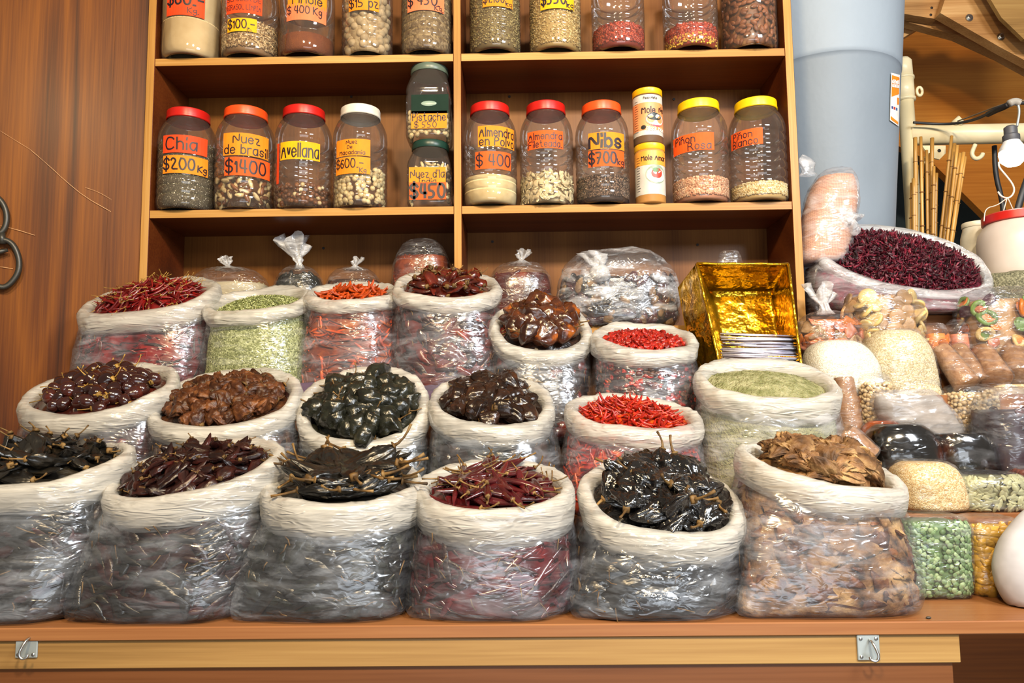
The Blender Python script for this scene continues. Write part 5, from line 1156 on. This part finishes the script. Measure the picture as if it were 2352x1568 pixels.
bag('flat bag of grey powder lying between the two soybean bags', (2022,896,2192,990), 1.985, .05, Z2-.02, None, e=2.6, toppinch=.55, topk=.5, wr=.005, wrk=16, coremats=[M_['greyp']], corename='grey_powder', corelabel='grey powder in the flat bag between the soybeans', corecat='powder', corecap=.92, rollz=-.45, filmm='milky_thin')
WG = [grains('white_grain', [(0, srgb('c8bda4')), (.5, srgb('e2d9c4')), (1, srgb('f2ecdc'))], 330), grains('beige_grain', [(0, srgb('a8946c')), (.5, srgb('cbb990')), (1, srgb('e6dabc'))], 330)]
bag('low bag of beige grain seen behind the grey powder bag', (2035,870,2162,930), 2.10, .05, Z2+.001, None, e=2.8, toppinch=.5, topk=.35, wr=.002, coremats=[WG[1]], corename='beige_grain', corelabel='beige grain behind the grey powder bag', corecat='grain', corecap=.97)
bag('plump bag of white rice-like grain in front of the gold box corner', (1846,782,2012,900), 2.12, .08, Z3+.001, None, e=2.6, toppinch=.35, topk=.6, wr=.0015, coremats=[WG[0]], corename='white_grain', corelabel='white grain in the plump bag', corecat='grain', corecap=.99, rollz=-.12, coreinset=.002)
bag('plump bag of beige grain beside the white grain bag', (1985,758,2136,900), 2.14, .08, Z3+.001, None, e=2.6, toppinch=.4, topk=.5, wr=.003, wrk=26, coremats=[WG[1]], corename='beige_grain', corelabel='beige grain in the plump bag', corecat='grain', corecap=.99, rollz=-.1, coreinset=.002)
cone('left lying brown sugar cone of the wrapped pair', P(2222, 885, 2.06), P(2158, 800, 2.13), .034, .026)
cone('right lying brown sugar cone of the wrapped pair', P(2245, 880, 2.08), P(2196, 798, 2.15), .034, .026)
cone('brown sugar cone showing its round end under the dried fruit mix', P(2290, 872, 2.06), P(2255, 805, 2.16), .040, .030)
cone('brown sugar cone at the right border under the dried fruit mix', P(2340, 868, 2.08), P(2318, 792, 2.17), .042, .032)
# dried fruit bags
FR = {k: organic('dried_'+k, [(.3, tuple(np.array(srgb(v))*.55)), (.6, srgb(v)), (.85, tuple(np.minimum(np.array(srgb(v))*1.35, 1)))], 18, .4, .5, .5, .003, 50, rand=.2) for k, v in dict(orange='c8702a', tan='a98256', apricot='e8843a', pink='c87858', green='6f8a48', cream='d8b878', purple='4c2a3a').items()}
def ring_geo():
    V = []; nu, nv = 18, 8
    for i in range(nv):
        b_ = 2*math.pi*i/nv
        for k in range(nu):
            a = 2*math.pi*k/nu; r = .68 + .30*math.cos(b_); V.append((r*math.cos(a), r*math.sin(a)*.85, .55*math.sin(b_) + .3*math.sin(a*2)))
    F = [(i*nu+k, i*nu+(k+1)%nu, ((i+1)%nv)*nu+(k+1)%nu, ((i+1)%nv)*nu+k) for i in range(nv) for k in range(nu)]
    return np.array(V), F
def curl_geo(seed=0):
    V, F = pod(2.0, .62, 'bag', flat=.45, wr=.3, fine=.2, bend=.22, nu=18, nv=14, seed=seed); return V, F
slab, slabF = lathe([(.0001,-.5),(.85,-.5),(1,-.3),(1,.3),(.85,.5),(.0001,.5)], 22)
b = bag('gathered clear bag of orange dried fruit pieces beside the gold box', (1822,718,1984,820), 2.21, .075, Z4+.001, None, e=2.3, knot=1.1, toppinch=.25, topk=.6, wr=.004, coremats=[FR['orange']], corename='dried_fruit_fill', corelabel='orange dried fruit packed in the gathered bag', corecat='fruit', corecap=.80, coreinset=.022, rollz=-.05)
loose(b, 'dried_fruit_piece', 'curled orange-brown dried fruit piece in the gathered bag', 'orange dried fruit pieces', 'dried fruit', curl_geo(4), [FR['orange'], FR['tan'], FR['pink']], 30, np.array([.024,.024,.026]), off=.012, t1=.78, jit=.3)
b = bag('clear bag of round tan dried slices in front of the hibiscus bag', (1938,660,2112,790), 2.20, .075, Z4+.02, None, e=2.5, knot=0, toppinch=.45, topk=.45, wr=.004, coremats=[FR['tan']], corename='dried_slice_fill', corelabel='tan dried slices packed in the clear bag', corecat='fruit', corecap=.88, coreinset=.022, rollz=-.08)
loose(b, 'dried_slice', 'round flat tan dried slice in the clear bag', 'round tan dried slices', 'dried fruit', (slab, slabF), [FR['tan'], FR['cream']], 30, np.array([.024,.023,.010]), off=.012, t1=.88, jit=.6)
b = bag('small clear bag of orange dried apricots under the hibiscus bag', (2112,744,2178,830), 2.19, .045, Z3+.06, None, e=2.5, toppinch=.4, topk=.5, wr=.003, coremats=[FR['apricot']], corename='dried_apricot_fill', corelabel='orange apricots in the small clear bag', corecat='fruit', corecap=.8, coreinset=.010)
loose(b, 'dried_apricot', 'bright orange dried apricot in the small clear bag', 'apricots in the small bag', 'dried fruit', curl_geo(8), [FR['apricot']], 10, np.array([.014,.018,.018]), off=.006, t1=.78)
b = bag('narrow clear bag of pink dried fruit squeezed between apricots and fruit mix', (2172,738,2222,880), 2.20, .045, Z3+.02, None, e=2.5, toppinch=.4, topk=.4, wr=.004, coremats=[FR['pink']], corename='pink_fruit_fill', corelabel='pink dried fruit in the narrow bag', corecat='fruit', corecap=.8)
b = bag('bag of mixed dried fruit rings and slices at the right border', (2202,664,2390,815), 2.20, .085, Z4-.02, None, e=2.5, toppinch=.45, topk=.4, wr=.004, coremats=[FR['tan']], corename='dried_fruit_fill', corelabel='mixed dried fruit packed in the bag', corecat='fruit', corecap=.90, coreinset=.024)
loose(b, 'dried_fruit_ring', 'dried fruit ring in the mixed bag at the right border', 'dried fruit rings', 'dried fruit', ring_geo(), [FR['cream'], FR['green'], FR['orange']], 15, np.array([.026,.026,.010]), off=.010, t1=.88, jit=.35)
loose(b, 'dried_fruit_piece', 'curled dried fruit piece in the mixed bag at the right border', 'curled pieces in the fruit mix', 'dried fruit', curl_geo(2), [FR['apricot'], FR['pink'], FR['purple'], FR['orange'], FR['green']], 26, np.array([.020,.022,.020]), off=.012, t1=.90)

# --- big open bag of hibiscus flowers
R1 = sack('R1', (1868,470,2276,742), 26, -8, 2.37, Z5+.001, (1880,2230), .150, lab('big open clear bag of dark red hibiscus flowers in front of the grey pillar', 'the big hibiscus bag'),
    None, None, 0, 'dark red hibiscus petals @', None, [M_['hib']], .060, fillname='hibiscus_petals', film_m='milky_thin', bulge=.03, cuffm='milky')
HB = [plain('petal_a', srgb('3c0a18'), .5), plain('petal_b', srgb('581224'), .5), plain('petal_c', srgb('22060c'), .5), plain('petal_d', srgb('7c1c30'), .45)]
def petals(dome, n):
    mb = MB(); x, y, r = scatter_ring(n); vs = {0:[],1:[],2:[],3:[]}
    base = [pod(.036, .0046, 'long' if k % 2 else 'pod', flat=.25, wr=.7, fine=.5, bend=.35, nu=7, nv=8, seed=k, twist=3.0) for k in range(5)]
    for k in range(n):
        V0, F0 = base[k % 5]; p = dome(np.array(x[k]*.97), np.array(y[k]*.97), .002 + random.random()*.008)
        Rm = np.array(Quaternion((random.gauss(0,1), random.gauss(0,.6), random.gauss(0,.6), random.gauss(0,1))).normalized().to_matrix())
        mb.add(V0*random.uniform(.6,1.2) @ Rm.T + p, F0, random.choice((0,0,1,1,2,3)))
    return mb
stuff(petals(R1['dome'], 2000), 'loose_hibiscus_petals', HB, 'curled dark red petals heaped over the big hibiscus bag', 'dried flower')
bag('dark bag of chiles tucked between the shelf stile and the hibiscus bag', (1846,596,1905,700), 2.42, .05, Z5+.001, None, e=2.4, toppinch=.4, topk=.5, wr=.004, coremats=[MAT['c_morita']], corename='dried_chile_fill', corelabel='dark chiles in the bag beside the shelf stile', corecat='chile', corecap=.85)
# netted bag over it
M_['net'] = None
m, nt, out = newmat('peach_netting'); bb = principled(nt, out, .5, .4); v = coords(nt, (1,1,1), (.0,.78,.0)); 
wv1 = N(nt, 'ShaderNodeTexChecker', i_Scale=170.0); nt.links.new(v, wv1.inputs[0]); wv1.inputs[1].default_value = (*srgb('d09c7c'), 1); wv1.inputs[2].default_value = (*srgb('b88268'), 1); nt.links.new(wv1.outputs[0], bb.inputs['Base Color']); M_['net'] = m
b = bag('milky bag holding a netted peach-coloured bundle leaning on the shelf stile', (1840,392,1966,612), 2.40, .075, zat(1900, 606, 2.40), None, e=2.2, knot=0, toppinch=.3, topk=.5, wr=.005, wrk=18, coremats=[M_['net']], corename='netted_bundle', corelabel='peach-coloured netted bundle inside the milky bag', corecat='bundle', corecap=.93, rollz=.22, filmm='milky_thin')
kc = P(1858, 395, 2.37); n = 24; a = np.linspace(0, 2*math.pi, n, endpoint=False); rr = []
for q in range(6):
    r = [.03,.018,.02,.026,.018,.004][q]; fr = 1+.3*np.sin(a*3+q*.7); rr.append(np.stack([kc[0]+r*fr*np.cos(a)-.003*q, kc[1]+r*.5*np.sin(a), np.full(n, kc[2]-.012+.014*q)], 1))
under(MB().add(np.concatenate(rr), gridF(n, 6)).obj('gathered_tip', MAT['milky_thin']), b['root'])
kc = P(1948, 500, 2.33); V0, F0 = ICO2; mb = MB().add(V0*[.016,.014,.022]*(1+.3*ridge(V0*2.5, 8))[:, None] + kc, F0)
nn_ = 40; a = np.linspace(0, 2*math.pi, nn_, endpoint=False)
mb.add(np.concatenate([np.stack([kc[0]+r_*(1+.3*np.sin(a*6))*np.cos(a), np.full(nn_, kc[1]+y_), kc[2]+r_*(1+.3*np.sin(a*6+1))*np.sin(a)], 1) for r_, y_ in ((.006,-.004),(.018,-.010),(.034,.004),(.050,.020))]), gridF(nn_, 4))
under(mb.obj('knot', MAT['milky']), b['root'])
mb = MB().add(V0*[.012,.006,.006] + P(1925, 432, 2.36) + [0,.02,0], F0); under(mb.obj('red_mark', plain('pink_red_ribbon', srgb('d83a5c'), .5)), b['root'])
# white cloth-like bulge at the right border
V0, F0 = ico(3)
c = P(2395, 1295, 1.52); V1 = V0*[.092,.06,.105]; V1[:, 2] += .012*np.sin(V0[:, 0]*3+1); V1 = V1*(1+.05*fbm(V0*1.2, 6))[:, None]
zmin = (V1+c)[:, 2].min(); V1 = V1 + c; V1[:, 2] = np.maximum(V1[:, 2], ZC+.002)
tag(MB().add(V1, F0).obj('white_bulge', plain('soft_white', (.50,.49,.51), .7)), 'plain rounded white bag cut by the photo border beside the yellow beans', 'bag')
c = PZ(2133, 1421, ZC); V1 = V0*[.0050,.003,.0022] + c + [0,0,.0024]; tag(MB().add(V1, F0).obj('fallen_seed', plain('dark_seed', (.05,.04,.03), .5)), 'single dark seed fallen on the bare counter edge', 'seed')

# ================================================================== BEHIND, RIGHT
# grey pillar: a paler upper coat over a darker one
pc = P(1945, 300, 2.86); mb = MB(); pr = []
xr0, xr1 = P(2062, 0, 2.86)[0], P(2040, 560, 2.86)[0]; zt, zl = P(2080, 0, 2.86)[2], P(2052, 560, 2.86)[2]
def pr_at(z): return .232 + (z - zl)/(zt - zl)*((xr0 - xr1))*.9
zsplit = P(1945, 152, 2.7)[2]
prof = [(pr_at(z), z) for z in (0, 1.0, 1.5, 2.0, zsplit-.02, zsplit-.001)] + [(pr_at(zsplit)+.002, zsplit)] + [(pr_at(z)+.002, z) for z in (zsplit+.02, 2.8, 3.1, 3.4)]
cxp = xr1 - pr_at(zl)
V, F = lathe(prof, 72, (cxp, 2.86, 0)); mi = [0 if np.mean([V[i][2] for i in f]) < zsplit else 1 for f in F]
mb.add(V, F); mb.M = mi
def paint(name, c):
    m, nt, out = newmat(name); b_ = principled(nt, out, .55, .4); n = N(nt, 'ShaderNodeTexNoise', i_Scale=3.0, i_Detail=5.0); nt.links.new(coords(nt), n.inputs[0])
    r = ramp(nt, [(.3, tuple(np.array(c)*.88)), (.7, c)], n.outputs[0]); nt.links.new(r.outputs[0], b_.inputs['Base Color']); n2 = N(nt, 'ShaderNodeTexNoise', i_Scale=40.0); nt.links.new(coords(nt), n2.inputs[0]); bump(nt, n2.outputs[0], .25, .003, b_); return m
pil = mb.obj('round_pillar', [paint('grey_blue_paint', srgb('7e8a97')), paint('pale_blue_paint', srgb('94a1af'))]); tag(pil, 'thick round grey-blue painted pillar behind the shelf unit', 'pillar')
# sticker on the pillar
st = empty('card_sticker', (0,0,0), 'white and orange card-payment sticker taped to the grey pillar', 'sticker'); Rp = pr_at(P(2055,230,2.8)[2])
def psurf(px, py, l): 
    z = P(px, py, 2.86-.16)[2]; R_ = pr_at(z) + l
    ray = P(px, py, 1.0) - np.array([0,0,H]); A_ = ray[0]**2+ray[1]**2; B_ = -2*(ray[0]*cxp+ray[1]*2.86); C_ = cxp**2+2.86**2-R_**2; dd = B_*B_-4*A_*C_
    t = (-B_-math.sqrt(dd))/(2*A_) if dd > 0 else -B_/(2*A_); return ray*t + [0,0,H]
def pquad(q, l, name, mat, par):
    V = []; n = 8
    for j in range(n):
        for i in range(n):
            u, v = i/(n-1), j/(n-1); x = (q[0][0]*(1-u)+q[1][0]*u)*(1-v)+(q[3][0]*(1-u)+q[2][0]*u)*v; y = (q[0][1]*(1-u)+q[1][1]*u)*(1-v)+(q[3][1]*(1-u)+q[2][1]*u)*v; V.append(psurf(x, y, l))
    o = MB().add(V, [(j*n+i, (j+1)*n+i, (j+1)*n+i+1, j*n+i+1) for j in range(n-1) for i in range(n-1)]).obj(name, mat); o.parent = par; return o
ORG = plain('sticker_orange', srgb('f08a1c'), .4); WHT = plain('sticker_white', srgb('f2f0ec'), .4)
pquad([(2047,167),(2067,172),(2064,290),(2044,276)], .003, 'sticker_sheet', WHT, st)
pquad([(2049,172),(2066,178),(2065,216),(2048,222)], .004, 'orange_panel', ORG, st); pquad([(2046,266),(2063,280),(2063,286),(2046,274)], .004, 'orange_band', ORG, st)
pquad([(2061,224),(2065,225),(2065,240),(2061,240)], .004, 'orange_mark', ORG, st)
for k, (x, cc) in enumerate(((2048,'2c3c8c'),(2053,'c8342c'),(2058,'3c6cb0'))): pquad([(x,243+k*2),(x+3.5,244+k*2),(x+3.5,250+k*2),(x,249+k*2)], .004, 'card_mark', plain('card_mark_%d' % k, srgb(cc), .4), st)
mb = MB()
for t, y0, y1 in (('ACEPTAMOS', 182, 190), ('LAS TARJETAS', 192, 199)):
    ss, tw = text_strokes(t)
    for pts in ss:
        V2, F2 = ribbon([(2049.5 + x/tw*15.5, y1 + (x/tw)*3 - y/6*(y1-y0)) for x, y in pts], 1.0); mb.add([psurf(a_, b_, .005) for a_, b_ in V2], F2)
o = mb.obj('lettering', WHT, smooth=False); o.parent = st
# cream pipe frame
CR = organic('cream_enamel', [(.3, srgb('cdbd94')), (.7, srgb('e2d6b4'))], 6, .35, .5, .2, .002, rand=0)
DP = 3.02
fr = empty('pipe_frame', tuple(P(2085, 700, DP)*[1,1,0]), 'cream painted pipe frame with a collar, bracket and hook behind the pillar', 'frame')
def tb(name, pts, r, n=20, mat=CR, par=None):
    o = MB().add(*tube(pts, r, n)).obj(name, mat); return under(o, par or fr)
s3 = sc(DP); xv = P(2085, 300, DP)[0]
tb('upright_pipe', [(xv, DP, .02), (xv, DP, P(0,250,DP)[2])], 17*s3)
tb('collar', [(xv-.002, DP, P(0,262,DP)[2]), (xv-.002, DP, P(0,214,DP)[2])], 20.5*s3); tb('collar', [(xv-.002, DP, P(0,213,DP)[2]), (xv-.002, DP, P(0,176,DP)[2]), (xv-.002, DP, P(0,169,DP)[2])], [20*s3, 19*s3, 13*s3])
for y, mm in ((262,1.0),(214,1.0)): tb('collar_lip', [(xv-.002, DP, P(0,y-2,DP)[2]), (xv-.002, DP, P(0,y+3,DP)[2])], 22.5*s3)
hp = P(2103, 311, DP)
tb('cross_pipe', [(xv, DP, hp[2]), (xv+1.0, DP, hp[2]+.006)], 23*s3)
lug = P(2112, 210, DP-.01); a = np.linspace(0, 2*math.pi, 15); tb('lug', [lug + np.array([.011*math.cos(q), 0, .018*math.sin(q)]) for q in a], .006, 8)
# bracket plate with holes and ring hook
br = [P(*q, DP-.05) for q in ((2118,334),(2172,334),(2172,352),(2158,366),(2142,362),(2128,376),(2116,372),(2130,352))]
under(MB().add(*extrude_poly(br, (0,.008,0))).obj('bracket', CR, smooth=False), fr)
mb = MB()
for q in ((2124,366),(2157,346)):
    V, F = lathe([(.0001,0),(.007,0),(.007,.002),(.0001,.002)], 12); mb.add(V[:, [0,2,1]]*[1,-1,1] + P(*q, DP-.05), F)
under(mb.obj('bracket_hole', MAT['dark']), fr)
tb('hook', smooth_path([P(*q, DP-.02) for q in ((2240,332),(2234,345),(2232,355),(2238,364),(2248,364),(2256,357),(2257,352))]), .0085, 10)
tb('fitting', [P(2190,284,DP-.03), P(2200,276,DP-.03), P(2210,284,DP-.03)], [.012,.018,.012], 10)
# bamboo canes
CN = organic('bamboo_cane', [(.3, srgb('8c6428')), (.6, srgb('b98a44')), (.85, srgb('d8ae68'))], 12, .4, .4, .3, .002, rand=.25, stretch=(1,1,.1))
nodeC = plain('bamboo_node', srgb('7a5222'), .5)
for k, (xt, yt, xb) in enumerate(((2102,316,2104),(2115,314,2120),(2128,345,2132),(2141,317,2138),(2136,352,2128),(2145,382,2142),(2150,398,2146),(2106,380,2096),(2186,312,2154),(2192,330,2163),(2199,334,2170),(2205,352,2166),(2213,350,2178),(2217,360,2180),(2120,360,2114),(2099,410,2100),(2149,440,2149),(2094,420,2092))):
    d0 = 2.84 + .012*(k % 5); top = P(xt, yt, d0); bot = P(xb, 600, d0+.0); n = 9; m_ = [bot*(1-q/(n-1)) + top*q/(n-1) for q in range(n)]
    o = MB().add(*tube(m_, .0058 if k % 3 else .0075, 10)).obj('bamboo_cane', CN)
    tag(o, 'thin tan bamboo cane in the bundle standing behind the hibiscus bag', 'cane', 'bamboo canes behind the hibiscus bag')
    mb = MB()
    for q in (.28, .55, .8):
        p = bot*(1-q)+top*q; dd = (top-bot)/np.linalg.norm(top-bot); mb.add(*tube([p-dd*.003, p, p+dd*.003], [.006,.0092,.006], 10))
    c2 = mb.obj('cane_node', nodeC); c2.parent = o
bk = MB(); c = P(2135, 560, 2.86); V, F = lathe([(.0005,0),(.075,0),(.085,.13),(.080,.13),(.072,.004)], 36, (c[0], 2.86, Z5-.13)); tag(bk.add(V, F).obj('cane_pot', plain('pot_dark', (.08,.06,.05), .5)), 'dark pot holding the bamboo canes, hidden by the hibiscus bag', 'pot')
# timber arch
def beam(name, pts, D, th, mat, label, cat='beam'):
    o = MB().add(*extrude_poly([P(*q, D) for q in pts], (0, th, 0))).obj(name, mat, smooth=False); return tag(o, label, cat)
beam('timber_beam', [(2070,-40),(2160,-30),(2176,8),(2152,44),(2066,30)], 3.30, .05, MAT['oak'], 'short light timber beam with bolt holes running into the pillar')
o = beam('timber_beam', [(2180,-30),(2230,-40),(2440,120),(2440,184),(2300,110),(2160,30)], 3.24, .05, MAT['oak'], 'light timber arch segment with two steel bolts')
for px, py in ((2226,41),(2298,85)):
    c = P(px, py, 3.238); V, F = lathe([(.0001,0),(.0165,0),(.0165,.003),(.0105,.003),(.0105,.011),(.009,.012),(.0001,.012)], 6 if 0 else 18); V = V[:, [0,2,1]]*[1,-1,1] + c
    q = MB().add(V, F).obj('bolt', MAT['screw'], smooth=False); q.parent = o
c = [P(*q, 3.299) for q in ((2140,18),(2138,34))]; mb = MB()
for q in c: V, F = lathe([(.0001,0),(.006,0),(.006,.001),(.0001,.001)], 10); mb.add(V[:, [0,2,1]]*[1,-1,1] + q, F)
beamo = [x for x in bpy.data.objects if x.name == 'timber_beam'][0]; q = mb.obj('bolt_hole', MAT['dark']); q.parent = beamo
beam('timber_beam', [(2060,30),(2152,46),(2240,82),(2320,112),(2440,190),(2440,204),(2300,128),(2200,82),(2060,44)], 3.36, .05, MAT['oak'], 'curved timber beam just behind the bolted segment')
beam('timber_beam', [(2066,60),(2110,42),(2130,52),(2066,92)], 3.45, .05, MAT['oak'], 'short slanting timber brace seen under the arch')
beam('plywood_sheet', [(2240,-60),(2480,-60),(2480,120),(2352,90),(2300,40)], 3.12, .02, MAT['rail'], 'pale plywood sheet above the timber arch', 'plywood')
beam('ceiling_board', [(2060,-90),(2500,-90),(2500,60),(2300,10),(2180,-20),(2060,10)], 3.80, .04, MAT['ply_x'], 'dark brown board above the timber arch', 'board')
# bulb, cable, hook wire
BL_ = P(2325, 350, 2.55)
bl = empty('light_bulb', tuple(BL_), 'lit white bulb in a dark socket hanging under the cream pipe', 'light bulb')
sb = sc(2.55)
V, F = lathe([(.0005,-34*sb),(14*sb,-31*sb),(25*sb,-20*sb),(29*sb,-4*sb),(26*sb,10*sb),(17*sb,24*sb),(14*sb,30*sb)], 36, tuple(BL_)); 
m, nt, out = newmat('glowing_bulb_glass'); em = nt.nodes.new('ShaderNodeEmission'); em.inputs[0].default_value = (1,.93,.78,1); em.inputs[1].default_value = 14; nt.links.new(em.outputs[0], out.inputs[0])
Vg, Fg = lathe([(.0005,-34*sb),(14*sb,-31*sb),(25*sb,-20*sb),(28*sb,-4*sb),(27*sb,3*sb)], 36, tuple(BL_), 2, True, False)
under(MB().add(Vg, Fg).obj('bulb_globe', m), bl)
Vg, Fg = lathe([(27*sb,3*sb),(25*sb,12*sb),(18*sb,24*sb),(15*sb,31*sb)], 36, tuple(BL_), 2, False, True); under(MB().add(Vg, Fg).obj('bulb_collar', plain('white_bulb_collar', (.8,.8,.8), .4)), bl)
V, F = lathe([(16*sb,26*sb),(18*sb,30*sb),(18*sb,40*sb),(14*sb,44*sb),(14*sb,60*sb),(9*sb,64*sb),(.0005,65*sb)], 30, tuple(BL_)); under(MB().add(V, F).obj('socket', plain('dark_grey_socket', (.07,.07,.08), .5), sharp=40), bl)
BLK = plain('black_cable', (.02,.02,.022), .5)
def cable(pts, r, mat, label, D=2.6, name='cable', cat='cable'):
    return tag(MB().add(*tube(smooth_path([P(q[0], q[1], q[2] if len(q) > 2 else D) for q in pts]), r, 8)).obj(name, mat), label, cat)
cable([(2098,281,2.95),(2150,285,2.95),(2200,284,2.9),(2250,272,2.75),(2290,248,2.6),(2320,236,2.56),(2400,238,2.56)], .0055, BLK, 'thick black cable running along the cream pipe towards the bulb')
cable([(2200,278,2.9),(2260,256,2.75),(2295,242,2.6),(2330,234,2.55),(2400,224,2.5)], .0028, plain('tan_cable', (.2,.15,.1), .5), 'thin tan wire twisted along the black cable')
cable([(2270,262,2.7),(2290,252,2.62),(2306,246,2.58),(2316,240,2.56)], [.008]*2 + [.012]*6 + [.009]*100 if False else .011, MAT['dark'], 'lump of black tape wrapped round the cable joint', name='tape_lump', cat='tape')
cable([(2318,238,2.55),(2330,232,2.55),(2342,236,2.55)], .013, plain('clear_tape', (.35,.32,.28), .4), 'pale tape wrapped on the cable above the bulb', name='tape_lump', cat='tape')
cable([(2338,238,2.55),(2342,256,2.55),(2336,290,2.55)], .004, MAT['zinc'], 'short grey cord from the taped joint down to the bulb socket', name='lamp_cord', cat='cord')
cable([(2284,335,3.1),(2286,400,3.1),(2302,460,3.1),(2305,500,3.1)], .010, BLK, 'dark cable hanging behind the hook wire')
cable([(2375,370,2.7),(2352,430,2.7),(2335,490,2.7)], .012, BLK, 'dark cable slanting down at the right border')
cable([(2294,372,2.5),(2294,384,2.5),(2310,402,2.5),(2328,425,2.5),(2330,442,2.5),(2318,456,2.5),(2300,452,2.5),(2292,440,2.5)], .0030, plain('cream_wire', (.75,.68,.55), .35), 'cream S-shaped wire hook hanging under the bulb', name='wire_hook', cat='hook')
for pts, l in ((((2313,455,2.49),(2290,472,2.49),(2263,478,2.49),(2260,508,2.49)), 'thin wire running from the hook to the bucket rim'), (((2313,455,2.49),(2306,480,2.49),(2302,498,2.49)), 'short thin wire hanging straight from the hook'), (((2315,455,2.49),(2330,488,2.49)), 'thin wire slanting from the hook behind the red lid')):
    cable(pts, .0018, plain('thin_wire', (.6,.55,.45), .4), l, name='thin_wire', cat='wire')
# big jar with red lid, bucket, sack of seeds
def bigjar(label, x0, x1, yt, zb, D, lidc, body, lidh=.03):
    c = P((x0+x1)/2, yt, D); R = (x1-x0)/2*sc(D); Ht = c[2]-zb; root = empty('large_jar', (c[0], D, zb), label, 'jar'); hb = Ht-lidh
    V, F = lathe([(R*.9,0),(R,.01),(R,hb*.75),(R*.95,hb*.87),(R*.80,hb*.97),(R*.78,hb)], 48, (c[0], D, zb)); under(MB().add(V, F).obj('jar_body', body), root)
    V, F = lathe([(R*.82,hb),(R*.84,hb+.002),(R*.84,Ht-.004),(R*.80,Ht),(.0005,Ht)], 64, (c[0], D, zb)); under(MB().add(V, F).obj('lid', lidc, sharp=40), root); return root
WJ = organic('translucent_white_plastic', [(.3, srgb('c9b8aa')), (.7, srgb('e0d2c6'))], 5, .35, .5, .1, .001, rand=0)
bigjar('large translucent white jar with a red lid under the bulb', 2250, 2420, 493, Z5+.08, 2.50, LIDC['red'], WJ)
bigjar('cream plastic tub with a pale lid between the canes and the red-lidded jar', 2206, 2274, 512, Z5+.08, 2.66, plain('cream_lid', srgb('d8ccb0'), .4), plain('cream_tub', srgb('c9bfa8'), .4), .018)
c = P(2320, 640, 2.40); nn = 40
V, F = lathe([(.09,0),(.115,.02),(.118,.10),(.10,.135),(.05,.15),(.0005,.154)], nn, (c[0]+.02, 2.42, Z5+.0+0.001)); V[:, 2] += .012*fbm(V*18, 3)*(V[:, 2] > Z5+.1)
tag(MB().add(V, F).obj('seed_mound', grains('grey_green_seed', [(0, srgb('4c4a38')), (.5, srgb('6e6a52')), (1, srgb('9a9678'))], 330)), 'mound of fine grey-green seed below the red-lidded jar', 'seed', kind='stuff')
tag(MB().box(P(2195,500,2.5)[0], P(2195,500,2.5)[0]+.42, 2.44, 2.78, Z5+.001, Z5+.079, 0, .002).obj('wooden_riser', MAT['counter'], smooth=False), 'low wooden riser under the red-lidded jar and the cream tub', 'riser')
# wrought iron scroll by the left wall
def wp(px, py, l=.02): return wall_at(px, py, l)
pts1 = smooth_path([wp(*q) for q in ((-30,445),(-5,452),(12,475),(17,505),(8,532),(-12,540),(-30,530))]); pts2 = smooth_path([wp(*q) for q in ((-28,560),(0,548),(28,556),(44,590),(44,625),(22,655),(0,662),(-28,640))]); pts3 = [wp(*q) for q in ((-20,580),(0,578),(18,574))]
mb = MB().add(*tube(pts1, .0085, 8)).add(*tube(pts2, .0085, 8)).add(*tube(pts3, [.008,.008,.005], 8)); mb.add(*tube([wp(3,535), wp(6,560)], .010, 8)); mb.add(*tube([wp(-30,300), wp(-30,900)], .010, 8))
tag(mb.obj('iron_scroll', MAT['iron']), 'black wrought iron scrollwork in front of the left wooden wall', 'ironwork')
# ================================================================== LIGHT
def area(name, loc, target, size, power, col, sy=None):
    l = bpy.data.lights.new(name, 'AREA'); l.energy = power; l.color = col; l.size = size
    if sy: l.shape = 'RECTANGLE'; l.size_y = sy
    o = bpy.data.objects.new(name, l); COL.objects.link(o); o.location = loc
    dv = Vector(target) - Vector(loc); o.rotation_euler = dv.to_track_quat('-Z', 'Y').to_euler(); return o
area('stall_lamp', (-.55, -.55, H+1.95), (-.2, 2.1, H+.2), .25, 44, (1.0, .74, .42))
area('stall_lamp', (.65, -.5, H+1.95), (.4, 2.1, H+.2), .25, 62, (1.0, .86, .66))
area('aisle_daylight', (1.9, -.2, H+1.5), (1.0, 1.8, H-.1), .8, 58, (.90, .95, 1.0))
area('aisle_daylight', (.5, -1.4, H-.55), (.1, 1.5, H-.2), 2.4, 22, (.86, .93, 1.0), 1.0)
w = bpy.data.worlds.new('world'); S.world = w; w.use_nodes = True
bg = w.node_tree.nodes['Background']; bg.inputs[0].default_value = (1.0, .9, .76, 1); bg.inputs[1].default_value = .14
S.view_settings.view_transform = 'Standard'; S.view_settings.look = 'None'; S.view_settings.gamma = 1; S.view_settings.exposure = 0.64
S.view_settings.use_curve_mapping = False
S.cycles.max_bounces = 6; S.cycles.transparent_max_bounces = 16; S.cycles.transmission_bounces = 3; S.cycles.glossy_bounces = 2; S.cycles.diffuse_bounces = 2
S.cycles.adaptive_threshold = .03
S.cycles.caustics_reflective = False; S.cycles.caustics_refractive = False; S.cycles.sample_clamp_indirect = 4
S.cycles.use_denoising = True
